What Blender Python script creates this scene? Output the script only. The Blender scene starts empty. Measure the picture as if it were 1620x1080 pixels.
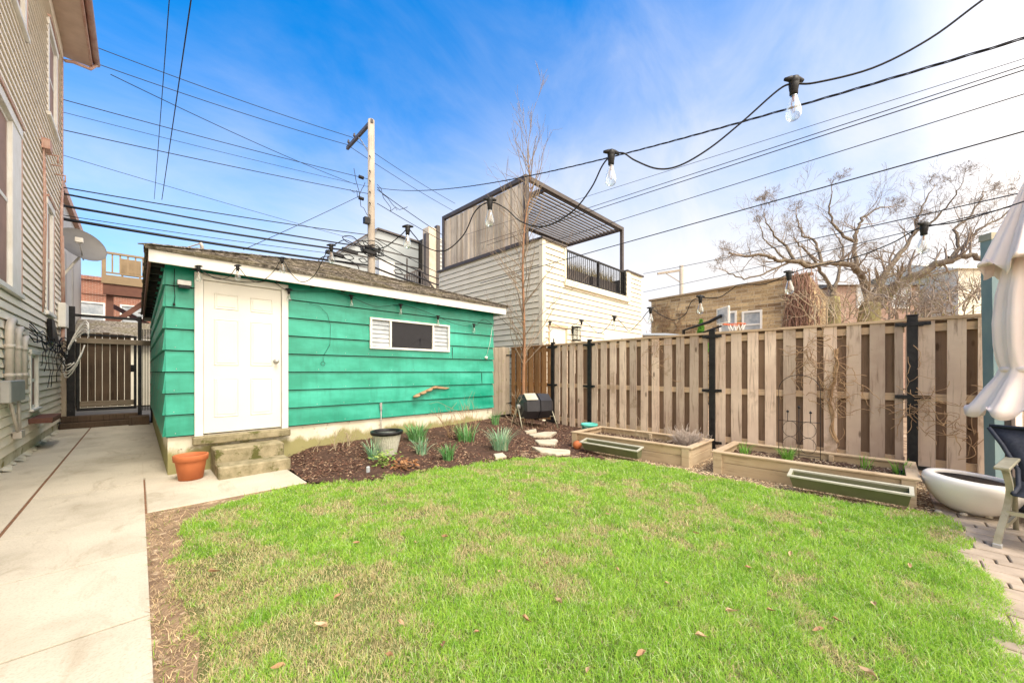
import bpy, math, random
import numpy as np
import mathutils
from mathutils import Vector
random.seed(7); rng = np.random.default_rng(7)
sc = bpy.context.scene
C = sc.collection
R = math.radians
# ------------------------------------------------------------------ camera, world, sun, exposure
CAMH = 1.25; F = 592.0; HOR = 588.0
cam = bpy.data.cameras.new("camera"); camo = bpy.data.objects.new("camera", cam); C.objects.link(camo)
camo.location = (0, 0, CAMH); camo.rotation_euler = (R(90), 0, R(-45))
cam.sensor_width = 36; cam.lens = 36 * F / 1620; cam.shift_y = (HOR - 540) / 1620
cam.clip_start = 0.05; cam.clip_end = 3000
sc.camera = camo
SUN_EL, SUN_AZ = 58.0, 184.0          # azimuth clockwise from north (+Y)
world = bpy.data.worlds.new("World"); sc.world = world; world.use_nodes = True
nt = world.node_tree; nt.nodes.clear()
def nn(t, kind, **kw):
    n = t.nodes.new(kind)
    for k, v in kw.items(): setattr(n, k, v)
    return n
wo = nn(nt, 'ShaderNodeOutputWorld'); bg = nn(nt, 'ShaderNodeBackground')
sky = nn(nt, 'ShaderNodeTexSky', sky_type='NISHITA', sun_disc=False)
sky.sun_elevation = R(SUN_EL); sky.sun_rotation = R(SUN_AZ); sky.air_density = 1.0; sky.dust_density = 0.3; sky.ozone_density = 3.0
hs = nn(nt, 'ShaderNodeHueSaturation'); hs.inputs['Saturation'].default_value = 1.7; hs.inputs['Value'].default_value = 1.6
nt.links.new(sky.outputs[0], hs.inputs['Color'])
tc = nn(nt, 'ShaderNodeTexCoord'); sx = nn(nt, 'ShaderNodeSeparateXYZ'); nt.links.new(tc.outputs['Generated'], sx.inputs[0])
mp = nn(nt, 'ShaderNodeMapping'); mp.inputs['Scale'].default_value = (1.0, 1.0, 2.2); mp.inputs['Rotation'].default_value = (0, 0, R(30))
nt.links.new(tc.outputs['Generated'], mp.inputs['Vector'])
nz = nn(nt, 'ShaderNodeTexNoise'); nz.inputs['Scale'].default_value = 1.3; nz.inputs['Detail'].default_value = 5; nz.inputs['Roughness'].default_value = .45
nt.links.new(mp.outputs[0], nz.inputs['Vector'])
# thin high cloud: thick low down, dissolving upwards; more of it to the east
m1 = nn(nt, 'ShaderNodeMath', operation='MULTIPLY_ADD'); nt.links.new(nz.outputs['Fac'], m1.inputs[0]); m1.inputs[1].default_value = .62; 
dt = nn(nt, 'ShaderNodeVectorMath', operation='DOT_PRODUCT'); nt.links.new(tc.outputs['Generated'], dt.inputs[0]); dt.inputs[1].default_value = (.22, -.12, -1.0)
ys_ = nn(nt, 'ShaderNodeMath', operation='MULTIPLY_ADD'); nt.links.new(sx.outputs['Y'], ys_.inputs[0]); ys_.inputs[1].default_value = -1.3; ys_.inputs[2].default_value = 0.0
ym = nn(nt, 'ShaderNodeMath', operation='MAXIMUM'); nt.links.new(ys_.outputs[0], ym.inputs[0]); ym.inputs[1].default_value = 0.0
ya = nn(nt, 'ShaderNodeMath', operation='ADD'); nt.links.new(ym.outputs[0], ya.inputs[0]); nt.links.new(dt.outputs['Value'], ya.inputs[1]); nt.links.new(ya.outputs[0], m1.inputs[2])  # extra southern cloud added behind the camera to whiten the ambient light
rp = nn(nt, 'ShaderNodeValToRGB'); nt.links.new(m1.outputs[0], rp.inputs[0])
e = rp.color_ramp.elements; e[0].position = 0.0; e[0].color = (0, 0, 0, 1); e[1].position = 1.0; e[1].color = (1, 1, 1, 1)
mp2 = nn(nt, 'ShaderNodeMapping'); mp2.inputs['Scale'].default_value = (.9, 3.6, 3.0); mp2.inputs['Rotation'].default_value = (.5, .3, R(-50)); nt.links.new(tc.outputs['Generated'], mp2.inputs['Vector'])
nw = nn(nt, 'ShaderNodeTexNoise'); nw.inputs['Scale'].default_value = 1.6; nw.inputs['Detail'].default_value = 9; nw.inputs['Roughness'].default_value = .62; nw.inputs['Distortion'].default_value = .5; nt.links.new(mp2.outputs[0], nw.inputs['Vector'])
ad = nn(nt, 'ShaderNodeMath', operation='MULTIPLY_ADD'); nt.links.new(nw.outputs['Fac'], ad.inputs[0]); ad.inputs[1].default_value = .36; nt.links.new(m1.outputs[0], ad.inputs[2])
mr = nn(nt, 'ShaderNodeMapRange'); mr.inputs['From Min'].default_value = -.26; mr.inputs['From Max'].default_value = .50; mr.interpolation_type = 'SMOOTHSTEP'
nt.links.new(ad.outputs[0], mr.inputs['Value'])
mx = nn(nt, 'ShaderNodeMix', data_type='RGBA'); nt.links.new(mr.outputs[0], mx.inputs['Factor'])
nt.links.new(hs.outputs[0], mx.inputs['A']); mx.inputs['B'].default_value = (5.3, 5.2, 5.25, 1)
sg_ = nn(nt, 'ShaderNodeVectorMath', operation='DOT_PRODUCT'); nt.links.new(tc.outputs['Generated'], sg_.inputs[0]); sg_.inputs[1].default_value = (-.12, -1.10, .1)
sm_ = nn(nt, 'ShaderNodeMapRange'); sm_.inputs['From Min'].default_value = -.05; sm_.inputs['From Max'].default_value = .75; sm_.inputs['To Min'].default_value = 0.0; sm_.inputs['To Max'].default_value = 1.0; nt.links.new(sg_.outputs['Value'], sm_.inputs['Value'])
sv_ = nn(nt, 'ShaderNodeMix', data_type='RGBA'); nt.links.new(mx.outputs['Result'], sv_.inputs['A']); sv_.inputs['B'].default_value = (18.5, 16.2, 13.8, 1); nt.links.new(sm_.outputs[0], sv_.inputs['Factor'])  # warm glow added to the southern sky, behind the camera, as fill
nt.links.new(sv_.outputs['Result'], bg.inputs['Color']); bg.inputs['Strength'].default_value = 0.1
nt.links.new(bg.outputs[0], wo.inputs[0])
sl = bpy.data.lights.new("sun", 'SUN'); sl.energy = 1.9; sl.angle = R(20); sl.color = (1, .92, .80)
so = bpy.data.objects.new("sun", sl); C.objects.link(so)
so.rotation_euler = (R(90 - SUN_EL), 0, R(180 - SUN_AZ)); so.location = (-3, -6, 12)
sc.view_settings.view_transform = 'Standard'; sc.view_settings.look = 'None'; sc.view_settings.exposure = 1.02; sc.view_settings.gamma = 1
sc.render.engine = 'CYCLES'; sc.cycles.max_bounces = 6; sc.cycles.transparent_max_bounces = 16

# ------------------------------------------------------------------ projection helpers (photo pixel + distance -> place in the yard)
S2 = math.sqrt(.5)
def at(px, py, d):
    r = (px - 810) / F
    return Vector(((1 + r) * S2 * d, (1 - r) * S2 * d, CAMH + (HOR - py) / F * d))
def atN(px, py, N):
    r = (px - 810) / F
    return at(px, py, N / ((1 - r) * S2))
def atE(px, py, E):
    r = (px - 810) / F
    return at(px, py, E / ((1 + r) * S2))
def bump01(t): t = min(1, max(0, t)); return t * t * (3 - 2 * t)
def gz(x, y):
    if x < 1.45 or x > 7.2 or y < 4.0: return 0.0
    return bump01((y - 4.1) / 2.0) * (.09 + .13 * min(1, max(0, (x - 1.45) / 4))) * (1 - .75 * bump01((x - 5.3) / 1.5)) * bump01((x - 1.4) / .5)
def gp(px, py, z=None):
    zz = 0 if z is None else z
    for _ in range(8):
        d = (CAMH - zz) * F / (py - HOR); p = at(px, py, d)
        if z is None: zz = gz(p.x, p.y)
    return Vector((p.x, p.y, zz))

# ------------------------------------------------------------------ mesh helpers
class MB:
    def __init__(s): s.v = []; s.f = []; s.sm = []
    def add(s, vs, fs, smooth=False):
        o = len(s.v); s.v += [tuple(v) for v in vs]; s.f += [tuple(i + o for i in f) for f in fs]; s.sm += [smooth] * len(fs); return s
    def box(s, a, b, j=0):
        x0, y0, z0 = a; x1, y1, z1 = b
        v = [(x0, y0, z0), (x1, y0, z0), (x1, y1, z0), (x0, y1, z0), (x0, y0, z1), (x1, y0, z1), (x1, y1, z1), (x0, y1, z1)]
        if j: v = [tuple(c + random.uniform(-j, j) for c in p) for p in v]
        return s.add(v, [(0, 3, 2, 1), (4, 5, 6, 7), (0, 1, 5, 4), (1, 2, 6, 5), (2, 3, 7, 6), (3, 0, 4, 7)])
    def bbox(s, a, b, w=.004):            # box with chamfered edges
        x0, y0, z0 = a; x1, y1, z1 = b
        w = min(w, abs(x1 - x0) / 3, abs(y1 - y0) / 3, abs(z1 - z0) / 3)
        vs = []; idx = {}
        X = (x0, x1); Y = (y0, y1); Z = (z0, z1)
        for i in (0, 1):
            for k in (0, 1):
                for l in (0, 1):
                    sxn = 1 if i == 0 else -1; syn = 1 if k == 0 else -1; szn = 1 if l == 0 else -1
                    p = (X[i], Y[k], Z[l])
                    idx[(i, k, l, 0)] = len(vs); vs.append((p[0], p[1] + syn * w, p[2] + szn * w))
                    idx[(i, k, l, 1)] = len(vs); vs.append((p[0] + sxn * w, p[1], p[2] + szn * w))
                    idx[(i, k, l, 2)] = len(vs); vs.append((p[0] + sxn * w, p[1] + syn * w, p[2]))
        fs = []
        q = [(0, 0), (1, 0), (1, 1), (0, 1)]
        for i in (0, 1):
            f = [idx[(i, a_, b_, 0)] for a_, b_ in q]; fs.append(f if i else f[::-1])
            f = [idx[(a_, i, b_, 1)] for a_, b_ in q]; fs.append(f[::-1] if i else f)
            f = [idx[(a_, b_, i, 2)] for a_, b_ in q]; fs.append(f if i else f[::-1])
        for a_ in (0, 1):
            for b_ in (0, 1):
                fs.append([idx[(a_, b_, 0, 0)], idx[(a_, b_, 0, 1)], idx[(a_, b_, 1, 1)], idx[(a_, b_, 1, 0)]])
                fs.append([idx[(a_, 0, b_, 0)], idx[(a_, 0, b_, 2)], idx[(a_, 1, b_, 2)], idx[(a_, 1, b_, 0)]])
                fs.append([idx[(0, a_, b_, 1)], idx[(0, a_, b_, 2)], idx[(1, a_, b_, 2)], idx[(1, a_, b_, 1)]])
                for c_ in (0, 1): fs.append([idx[(a_, b_, c_, 0)], idx[(a_, b_, c_, 1)], idx[(a_, b_, c_, 2)]])
        return s.add(vs, fs)
    def beam(s, p, q, w, h, up=(0, 0, 1)):
        p = Vector(p); q = Vector(q); t = (q - p).normalized(); u = Vector(up)
        if abs(t.dot(u)) > .95: u = Vector((1, 0, 0))
        a = t.cross(u).normalized(); b = a.cross(t)
        v = [c + a * sa * w / 2 + b * sb * h / 2 for c in (p, q) for sa, sb in ((-1, -1), (1, -1), (1, 1), (-1, 1))]
        return s.add(v, [(0, 1, 2, 3), (7, 6, 5, 4), (0, 4, 5, 1), (1, 5, 6, 2), (2, 6, 7, 3), (3, 7, 4, 0)])
    def tube(s, pts, r, n=8, cap=True):
        pts = [Vector(p) for p in pts]; m = len(pts)
        rs = r if isinstance(r, (list, tuple)) else [r] * m
        T = [(pts[min(i + 1, m - 1)] - pts[max(i - 1, 0)]).normalized() for i in range(m)]
        u = Vector((0, 0, 1)) if abs(T[0].z) < .9 else Vector((1, 0, 0))
        a = T[0].cross(u).normalized(); vs = []
        for i in range(m):
            a = a - T[i] * a.dot(T[i])
            a = a.normalized() if a.length > 1e-6 else T[i].orthogonal().normalized()
            b = T[i].cross(a)
            for k in range(n):
                th = 2 * math.pi * k / n; vs.append(pts[i] + (a * math.cos(th) + b * math.sin(th)) * rs[i])
        fs = [(i * n + k, i * n + (k + 1) % n, (i + 1) * n + (k + 1) % n, (i + 1) * n + k) for i in range(m - 1) for k in range(n)]
        if cap: fs += [tuple(range(n))[::-1], tuple((m - 1) * n + k for k in range(n))]
        return s.add(vs, fs, True)
    def lathe(s, prof, c=(0, 0, 0), n=28, mod=None, rot=None):
        vs = []; m = len(prof)
        for r, z in prof:
            for k in range(n):
                th = 2 * math.pi * k / n; rr = r * (mod(th, z) if mod else 1)
                v = Vector((rr * math.cos(th), rr * math.sin(th), z))
                if rot: v = rot @ v
                vs.append(v + Vector(c))
        fs = [(i * n + k, i * n + (k + 1) % n, (i + 1) * n + (k + 1) % n, (i + 1) * n + k) for i in range(m - 1) for k in range(n)]
        fs += [tuple(range(n))[::-1], tuple((m - 1) * n + k for k in range(n))]
        return s.add(vs, fs, True)
    def prism(s, poly, ext):              # polygon (3D points) extruded by a vector
        n = len(poly); ext = Vector(ext); v = [Vector(p) for p in poly]; v += [p + ext for p in v]
        return s.add(v, [tuple(range(n))[::-1], tuple(range(n, 2 * n))] + [(i, (i + 1) % n, (i + 1) % n + n, i + n) for i in range(n)])
def link(name, me, mat, parent=None):
    if mat: me.materials.append(mat)
    o = bpy.data.objects.new(name, me); C.objects.link(o)
    if parent: o.parent = parent
    return o
def wloc(p):
    v = Vector((0, 0, 0))
    while p: v += p.location; p = p.parent
    return v
def obj(name, mb, mat, parent=None, local=False):
    me = bpy.data.meshes.new(name)
    off = wloc(parent) if (parent and not local) else Vector((0, 0, 0))
    me.from_pydata([(v[0] - off.x, v[1] - off.y, v[2] - off.z) for v in mb.v], [], mb.f)
    me.polygons.foreach_set('use_smooth', mb.sm)
    me.validate(); me.update()
    return link(name, me, mat, parent)
def recalc(o):
    import bmesh
    b = bmesh.new(); b.from_mesh(o.data); bmesh.ops.recalc_face_normals(b, faces=b.faces[:]); b.to_mesh(o.data); b.free(); return o
def thing(name, label, cat, loc=(0, 0, 0), group=None):
    o = bpy.data.objects.new(name, None); C.objects.link(o); o.location = loc; o.empty_display_size = .1
    return tag(o, label, cat, group)
def tag(o, label=None, cat=None, group=None, kind=None):
    if label: o['label'] = label
    if cat: o['category'] = cat
    if group: o['group'] = group
    if kind: o['kind'] = kind
    return o
def struct(o): o['kind'] = 'structure'; return o
def copy_tree(o, parent=None):
    c = o.copy(); C.objects.link(c)
    if parent: c.parent = parent
    for ch in list(o.children): copy_tree(ch, c)
    return c
def npmesh(name, V, quads=None, tris=None, mat=None, attr=None, parent=None, smooth=False):
    me = bpy.data.meshes.new(name); V = np.asarray(V, np.float32)
    nq = 0 if quads is None else len(quads); ntr = 0 if tris is None else len(tris)
    me.vertices.add(len(V)); me.vertices.foreach_set('co', V.ravel())
    L = []; starts = []; p = 0
    if nq: L.append(np.asarray(quads, np.int32).ravel()); starts.append(np.arange(nq) * 4); p = nq * 4
    if ntr: L.append(np.asarray(tris, np.int32).ravel()); starts.append(p + np.arange(ntr) * 3)
    L = np.concatenate(L); st = np.concatenate(starts).astype(np.int32)
    me.loops.add(len(L)); me.loops.foreach_set('vertex_index', L.astype(np.int32))
    me.polygons.add(len(st)); me.polygons.foreach_set('loop_start', st)
    me.polygons.foreach_set('use_smooth', np.full(len(st), smooth))
    me.update(calc_edges=True); me.validate()
    if attr is not None:
        a = me.attributes.new('tint', 'FLOAT_COLOR', 'POINT'); c = np.ones((len(V), 4), np.float32); c[:, :3] = attr; a.data.foreach_set('color', c.ravel())
    return link(name, me, mat, parent)
def vnoise(x, y, s, seed=0):
    r = np.random.default_rng(seed); g = r.random((64, 64)); x = x / s + 13.7; y = y / s + 7.3
    i = np.floor(x).astype(int); k = np.floor(y).astype(int); fx = x - i; fy = y - k; fx = fx * fx * (3 - 2 * fx); fy = fy * fy * (3 - 2 * fy)
    G = lambda a, b: g[a % 64, b % 64]
    return (G(i, k) * (1 - fx) + G(i + 1, k) * fx) * (1 - fy) + (G(i, k + 1) * (1 - fx) + G(i + 1, k + 1) * fx) * fy
def inpoly(x, y, P):
    c = np.zeros(len(x), bool); n = len(P); k = n - 1
    for i in range(n):
        xi, yi = P[i]; xj, yj = P[k]
        c ^= ((yi > y) != (yj > y)) & (x < (xj - xi) * (y - yi) / (yj - yi + 1e-12) + xi); k = i
    return c

# ------------------------------------------------------------------ materials
def base(name, rough=.7, spec=.3, metal=0):
    m = bpy.data.materials.new(name); m.use_nodes = True; t = m.node_tree; b = t.nodes['Principled BSDF']
    b.inputs['Roughness'].default_value = rough; b.inputs['Specular IOR Level'].default_value = spec; b.inputs['Metallic'].default_value = metal
    return m, t, b
def coords(t, scale=(1, 1, 1), src='Object'):
    c = nn(t, 'ShaderNodeTexCoord'); m = nn(t, 'ShaderNodeMapping'); m.inputs['Scale'].default_value = scale; t.links.new(c.outputs[src], m.inputs[0]); return m.outputs[0]
def noise(t, vec, scale, detail=6, rough=.6, dist=0):
    n = nn(t, 'ShaderNodeTexNoise'); n.inputs['Scale'].default_value = scale; n.inputs['Detail'].default_value = detail; n.inputs['Roughness'].default_value = rough; n.inputs['Distortion'].default_value = dist
    t.links.new(vec, n.inputs['Vector']); return n.outputs['Fac']
def ramp(t, fac, stops):
    r = nn(t, 'ShaderNodeValToRGB'); e = r.color_ramp.elements
    while len(e) < len(stops): e.new(.5)
    for el, (p, c) in zip(e, stops): el.position = p; el.color = (c, c, c, 1) if isinstance(c, (int, float)) else (*c, 1)
    t.links.new(fac, r.inputs[0]); return r.outputs[0]
def mixc(t, fac, a, b, mode='MIX'):
    m = nn(t, 'ShaderNodeMix', data_type='RGBA', blend_type=mode)
    for s_, v in (('Factor', fac), ('A', a), ('B', b)):
        if isinstance(v, (int, float)): m.inputs[s_].default_value = v
        elif isinstance(v, tuple): m.inputs[s_].default_value = (*v, 1)
        else: t.links.new(v, m.inputs[s_])
    return m.outputs['Result']
def island(t, col, amt):
    g = nn(t, 'ShaderNodeNewGeometry'); mr_ = nn(t, 'ShaderNodeMapRange'); mr_.inputs['To Min'].default_value = 1 - amt; mr_.inputs['To Max'].default_value = 1 + amt
    t.links.new(g.outputs['Random Per Island'], mr_.inputs['Value']); h = nn(t, 'ShaderNodeHueSaturation'); t.links.new(mr_.outputs[0], h.inputs['Value']); t.links.new(col, h.inputs['Color']); return h.outputs[0]
def setbump(t, b, h, s, d=.01):
    bp = nn(t, 'ShaderNodeBump'); bp.inputs['Strength'].default_value = s; bp.inputs['Distance'].default_value = d; t.links.new(h, bp.inputs['Height']); t.links.new(bp.outputs[0], b.inputs['Normal'])
def M(name, c1, c2=None, scale=6, stretch=(1, 1, 1), rough=.7, bump=0, isl=0, spec=.3, metal=0, lo=.35, hi=.65, spots=None, bd=.01):
    m, t, b = base(name, rough, spec, metal); c2 = c2 or tuple(x * .8 for x in c1)
    v = coords(t, stretch); n = noise(t, v, scale); col = ramp(t, n, [(lo, c1), (hi, c2)])
    if spots:
        sc_, c3, th = spots; n2 = noise(t, v, sc_, 8, .7); col = mixc(t, ramp(t, n2, [(th, 0.0), (th + .06, 1.0)]), col, c3)
    if isl: col = island(t, col, isl)
    t.links.new(col, b.inputs['Base Color'])
    if bump: setbump(t, b, noise(t, v, scale * 4, 8, .7), bump, bd)
    return m
def wood(name, c1, c2, dark, axis=2, isl=.12, rough=.85, stain=None):
    m, t, b = base(name, rough, .15); st = [14, 14, 14]; st[axis] = .9
    v = coords(t, tuple(st)); g = noise(t, v, 2.2, 9, .65, .6); v2 = coords(t); n2 = noise(t, v2, 1.7, 4)
    col = mixc(t, ramp(t, n2, [(.35, 0.0), (.65, 1.0)]), c1, c2)
    col = mixc(t, ramp(t, g, [(.28, .8), (.47, 0.0)]), col, dark)
    kn = nn(t, 'ShaderNodeTexVoronoi'); ks = [4.5, 4.5, 4.5]; ks[axis] = 1.6; kv = coords(t, tuple(ks)); kn.inputs['Scale'].default_value = 1.0; t.links.new(kv, kn.inputs['Vector'])
    col = mixc(t, ramp(t, kn.outputs['Distance'], [(.05, .75), (.10, 0.0)]), col, tuple(x * .55 for x in dark))
    if stain: n3 = noise(t, v2, stain[0], 5, .7); col = mixc(t, ramp(t, n3, [(stain[2], 0.0), (stain[2] + .12, .8)]), col, stain[1])
    col = island(t, col, isl); t.links.new(col, b.inputs['Base Color']); setbump(t, b, g, .35, .004); return m
def brick(name, c1, c2, mort, axis='x', w=.21, h=.067, rough=.85, blotch=(.8, .75, .6)):
    m, t, b = base(name, rough, .2); c = nn(t, 'ShaderNodeTexCoord'); s = nn(t, 'ShaderNodeSeparateXYZ'); cb = nn(t, 'ShaderNodeCombineXYZ')
    t.links.new(c.outputs['Object'], s.inputs[0])
    t.links.new(s.outputs['X' if axis == 'x' else 'Y'], cb.inputs[0]); t.links.new(s.outputs['Z'], cb.inputs[1])
    br = nn(t, 'ShaderNodeTexBrick'); t.links.new(cb.outputs[0], br.inputs['Vector']); br.inputs['Scale'].default_value = 1
    br.inputs['Brick Width'].default_value = w; br.inputs['Row Height'].default_value = h; br.inputs['Mortar Size'].default_value = .008
    br.inputs['Color1'].default_value = (*c1, 1); br.inputs['Color2'].default_value = (*c2, 1); br.inputs['Mortar'].default_value = (*mort, 1)
    n = noise(t, c.outputs['Object'], 2.0, 8, .7); col = mixc(t, ramp(t, n, [(.45, 0.0), (.7, .6)]), br.outputs['Color'], blotch)
    n2 = noise(t, c.outputs['Object'], 14, 4, .7); col = mixc(t, ramp(t, n2, [(.3, .5), (.5, 0.0)]), col, tuple(x * .35 for x in c1))
    t.links.new(col, b.inputs['Base Color']); setbump(t, b, br.outputs['Fac'], -.6, .01); return m
def attrmat(name, rough=.6, trans=.35, spec=.25):
    m, t, b = base(name, rough, spec); a = nn(t, 'ShaderNodeAttribute'); a.attribute_name = 'tint'
    t.links.new(a.outputs['Color'], b.inputs['Base Color'])
    if trans:
        tr = nn(t, 'ShaderNodeBsdfTranslucent'); t.links.new(a.outputs['Color'], tr.inputs[0]); ms = nn(t, 'ShaderNodeMixShader'); ms.inputs[0].default_value = trans
        t.links.new(b.outputs[0], ms.inputs[1]); t.links.new(tr.outputs[0], ms.inputs[2]); t.links.new(ms.outputs[0], t.nodes['Material Output'].inputs[0])
    return m
def clear_glass(name):
    m, t, b = base(name); lw = nn(t, 'ShaderNodeLayerWeight'); lw.inputs[0].default_value = .35
    tr = nn(t, 'ShaderNodeBsdfTransparent'); tr.inputs[0].default_value = (.95, .97, .96, 1); gl = nn(t, 'ShaderNodeBsdfGlossy'); gl.inputs['Roughness'].default_value = .03; gl.inputs[0].default_value = (.85, .9, .9, 1)
    ms = nn(t, 'ShaderNodeMixShader'); mul = nn(t, 'ShaderNodeMath', operation='MULTIPLY_ADD'); mul.inputs[1].default_value = .8; mul.inputs[2].default_value = .07
    t.links.new(lw.outputs['Facing'], mul.inputs[0]); t.links.new(mul.outputs[0], ms.inputs[0]); t.links.new(tr.outputs[0], ms.inputs[1]); t.links.new(gl.outputs[0], ms.inputs[2]); t.links.new(ms.outputs[0], t.nodes['Material Output'].inputs[0]); return m

GRN = (.002, .24, .15)
def paint(name, c, fade, chips, z=False):
    m, t, b = base(name, .38, .5); v = coords(t, (1, 1, 2.2)); n = noise(t, v, 1.3, 5, .55); col = ramp(t, n, [(.38, c), (.72, fade)])
    n2 = noise(t, coords(t, (3, 3, 9)), 3.5, 8, .75); col = mixc(t, ramp(t, n2, [(.70, 0.0), (.73, .9)]), col, chips)
    n3 = noise(t, coords(t, (8, 8, 1.2)), 1.5, 6, .6); col = mixc(t, ramp(t, n3, [(.3, .25), (.5, 0.0)]), col, tuple(x * .5 for x in c))
    col = island(t, col, .07); t.links.new(col, b.inputs['Base Color']); t.links.new(ramp(t, n, [(.3, .3), (.7, .55)]), b.inputs['Roughness']); setbump(t, b, noise(t, coords(t, (6, 6, 1)), 7, 6, .6), .12, .004); return m
def found():
    m, t, b = base('mossy_foundation', .9, .2); v = coords(t); n = noise(t, v, 3, 6, .65); col = ramp(t, n, [(.35, (.74, .70, .58)), (.65, (.60, .55, .42))])
    sp = nn(t, 'ShaderNodeSeparateXYZ'); t.links.new(v, sp.inputs[0]); n2 = noise(t, coords(t, (1, 1, .4)), 4, 6, .7)
    ma = nn(t, 'ShaderNodeMath', operation='MULTIPLY_ADD'); t.links.new(n2, ma.inputs[0]); ma.inputs[1].default_value = -.45; t.links.new(sp.outputs['Z'], ma.inputs[2])
    col = mixc(t, ramp(t, ma.outputs[0], [(.02, .9), (.10, 0.0)]), col, (.27, .25, .09)); n3 = noise(t, v, 9, 6, .7); col = mixc(t, ramp(t, n3, [(.60, 0.0), (.66, .8)]), col, (.20, .17, .10))
    t.links.new(col, b.inputs['Base Color']); setbump(t, b, n3, .4, .01); return m
m_green = paint('green_siding_paint', GRN, (.05, .44, .32), (.34, .46, .38))
m_white = M('white_trim_paint', (.80, .79, .74), (.70, .68, .61), 4, rough=.5, bump=.05, spots=(7, (.45, .4, .3), .70))
m_door = M('white_door_paint', (.74, .72, .65), (.70, .68, .61), 1.5, rough=.35)
m_cream = M('cream_house_siding', (.90, .83, .70), (.84, .76, .62), 2.0, (1, 1, 3), rough=.6, isl=.05, spots=(5, (.42, .38, .28), .68))
m_ivory = M('ivory_garage_siding', (.76, .72, .59), (.70, .66, .53), 2.0, rough=.55, isl=.04)
m_pink = M('faded_red_trim', (.46, .26, .20), (.58, .42, .34), 6, rough=.7)
m_found = M('whitewashed_foundation', (.72, .68, .56), (.56, .52, .38), 3, rough=.9, bump=.3, spots=(2.6, (.27, .24, .10), .56))
def concrete():
    m, t, b = base('concrete_walk', .88, .2); v = coords(t); n = noise(t, v, 1.1, 8, .62); col = ramp(t, n, [(.32, (.41, .365, .285)), (.5, (.54, .49, .395)), (.68, (.60, .545, .44))])
    n2 = noise(t, coords(t, (1, .35, 1)), 4.5, 8, .72, .8); col = mixc(t, ramp(t, n2, [(.54, 0.0), (.66, .55)]), col, (.33, .28, .20)); n3 = noise(t, v, 85, 3, .6); col = mixc(t, ramp(t, n3, [(.35, .35), (.5, 0.0)]), col, (.30, .26, .19))
    t.links.new(col, b.inputs['Base Color']); setbump(t, b, n3, .25, .003); return m
m_conc = concrete()
m_step = M('mossy_concrete_step', (.36, .31, .20), (.20, .175, .10), 9, rough=.95, bump=.6, spots=(5, (.10, .10, .03), .55))
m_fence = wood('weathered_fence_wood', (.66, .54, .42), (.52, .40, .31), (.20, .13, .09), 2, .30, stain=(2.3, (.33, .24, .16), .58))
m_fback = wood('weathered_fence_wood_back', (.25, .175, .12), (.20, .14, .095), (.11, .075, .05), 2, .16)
m_rail = wood('fence_rail_wood', (.58, .44, .29), (.48, .35, .23), (.22, .16, .11), 1, .1)
m_brownf = wood('brown_fence_wood', (.36, .20, .09), (.28, .15, .07), (.12, .06, .03), 2, .25, stain=(3, (.42, .30, .17), .56))
m_gatew = wood('pale_gate_wood', (.48, .42, .32), (.40, .33, .26), (.25, .20, .14), 2, .12, stain=(4, (.22, .26, .06), .58))
m_dgate = wood('dark_gate_wood', (.11, .075, .05), (.07, .05, .035), (.03, .02, .015), 2, .3)
m_gatewd = wood('grey_gate_rail', (.28, .23, .17), (.22, .18, .13), (.12, .09, .06), 0, .1)
m_bed = wood('raised_bed_wood', (.50, .40, .27), (.44, .33, .21), (.26, .18, .11), 1, .1, stain=(3, (.30, .22, .13), .6))
m_bedx = wood('raised_bed_end_wood', (.50, .40, .27), (.42, .31, .20), (.26, .18, .11), 0, .1)
m_slat = wood('pergola_screen_wood', (.62, .55, .44), (.50, .43, .34), (.22, .17, .13), 2, .28)
m_pole = wood('utility_pole_wood', (.44, .39, .32), (.36, .31, .25), (.18, .14, .11), 2, .0)
m_black = M('black_steel', (.012, .012, .014), (.03, .03, .03), 9, rough=.45, metal=.3, spots=(14, (.14, .12, .10), .66))
m_rubber = M('black_cord_rubber', (.012, .012, .012), rough=.5)
m_frame = M('dark_bronze_metal', (.10, .085, .08), (.075, .065, .06), 3, rough=.5)
m_wire = M('cable_black', (.02, .02, .022), rough=.6)
m_terra = M('terracotta_clay', (.48, .15, .055), (.40, .12, .045), 4, rough=.7, bump=.08, spots=(6, (.5, .26, .16), .66))
m_soil = M('dark_potting_soil', (.05, .035, .025), (.02, .015, .01), 40, rough=1, bump=1)
m_grey = M('grey_metal_box', (.42, .42, .40), (.34, .34, .33), 3, rough=.5, metal=.2)
m_conduit = M('grey_conduit_metal', (.58, .53, .47), (.46, .43, .38), 5, rough=.5, metal=.1, spots=(8, (.5, .34, .26), .66))
m_galv = M('galvanised_steel', (.50, .50, .48), (.38, .38, .36), 8, rough=.4, metal=.5)
m_redbrick = brick('red_brick', (.26, .105, .07), (.22, .085, .06), (.36, .28, .22), 'x', blotch=(.45, .2, .13))
m_tanbrick = brick('tan_common_brick', (.20, .13, .07), (.60, .45, .25), (.46, .40, .30), 'y', w=.42, h=.13, blotch=(.50, .38, .20))
m_brownbrick = brick('brown_brick', (.28, .17, .13), (.34, .22, .16), (.34, .29, .25), 'x', w=.3, h=.1, blotch=(.4, .3, .24))
m_greysid = M('grey_metal_siding', (.40, .44, .45), (.34, .37, .38), 1, rough=.5, isl=.04)
m_lightsid = M('pale_grey_siding', (.55, .55, .52), (.48, .47, .45), 1, rough=.6, isl=.05)
m_glass = M('dark_window_glass', (.012, .012, .016), rough=.05, spec=.22)
m_teal = M('teal_window_glass', (.01, .05, .055), rough=.06, spec=.9)
m_winlit = M('pale_window_glass', (.25, .29, .32), (.45, .48, .5), 3, rough=.15, spec=.8)
m_bulb = clear_glass('clear_bulb_glass')
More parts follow.
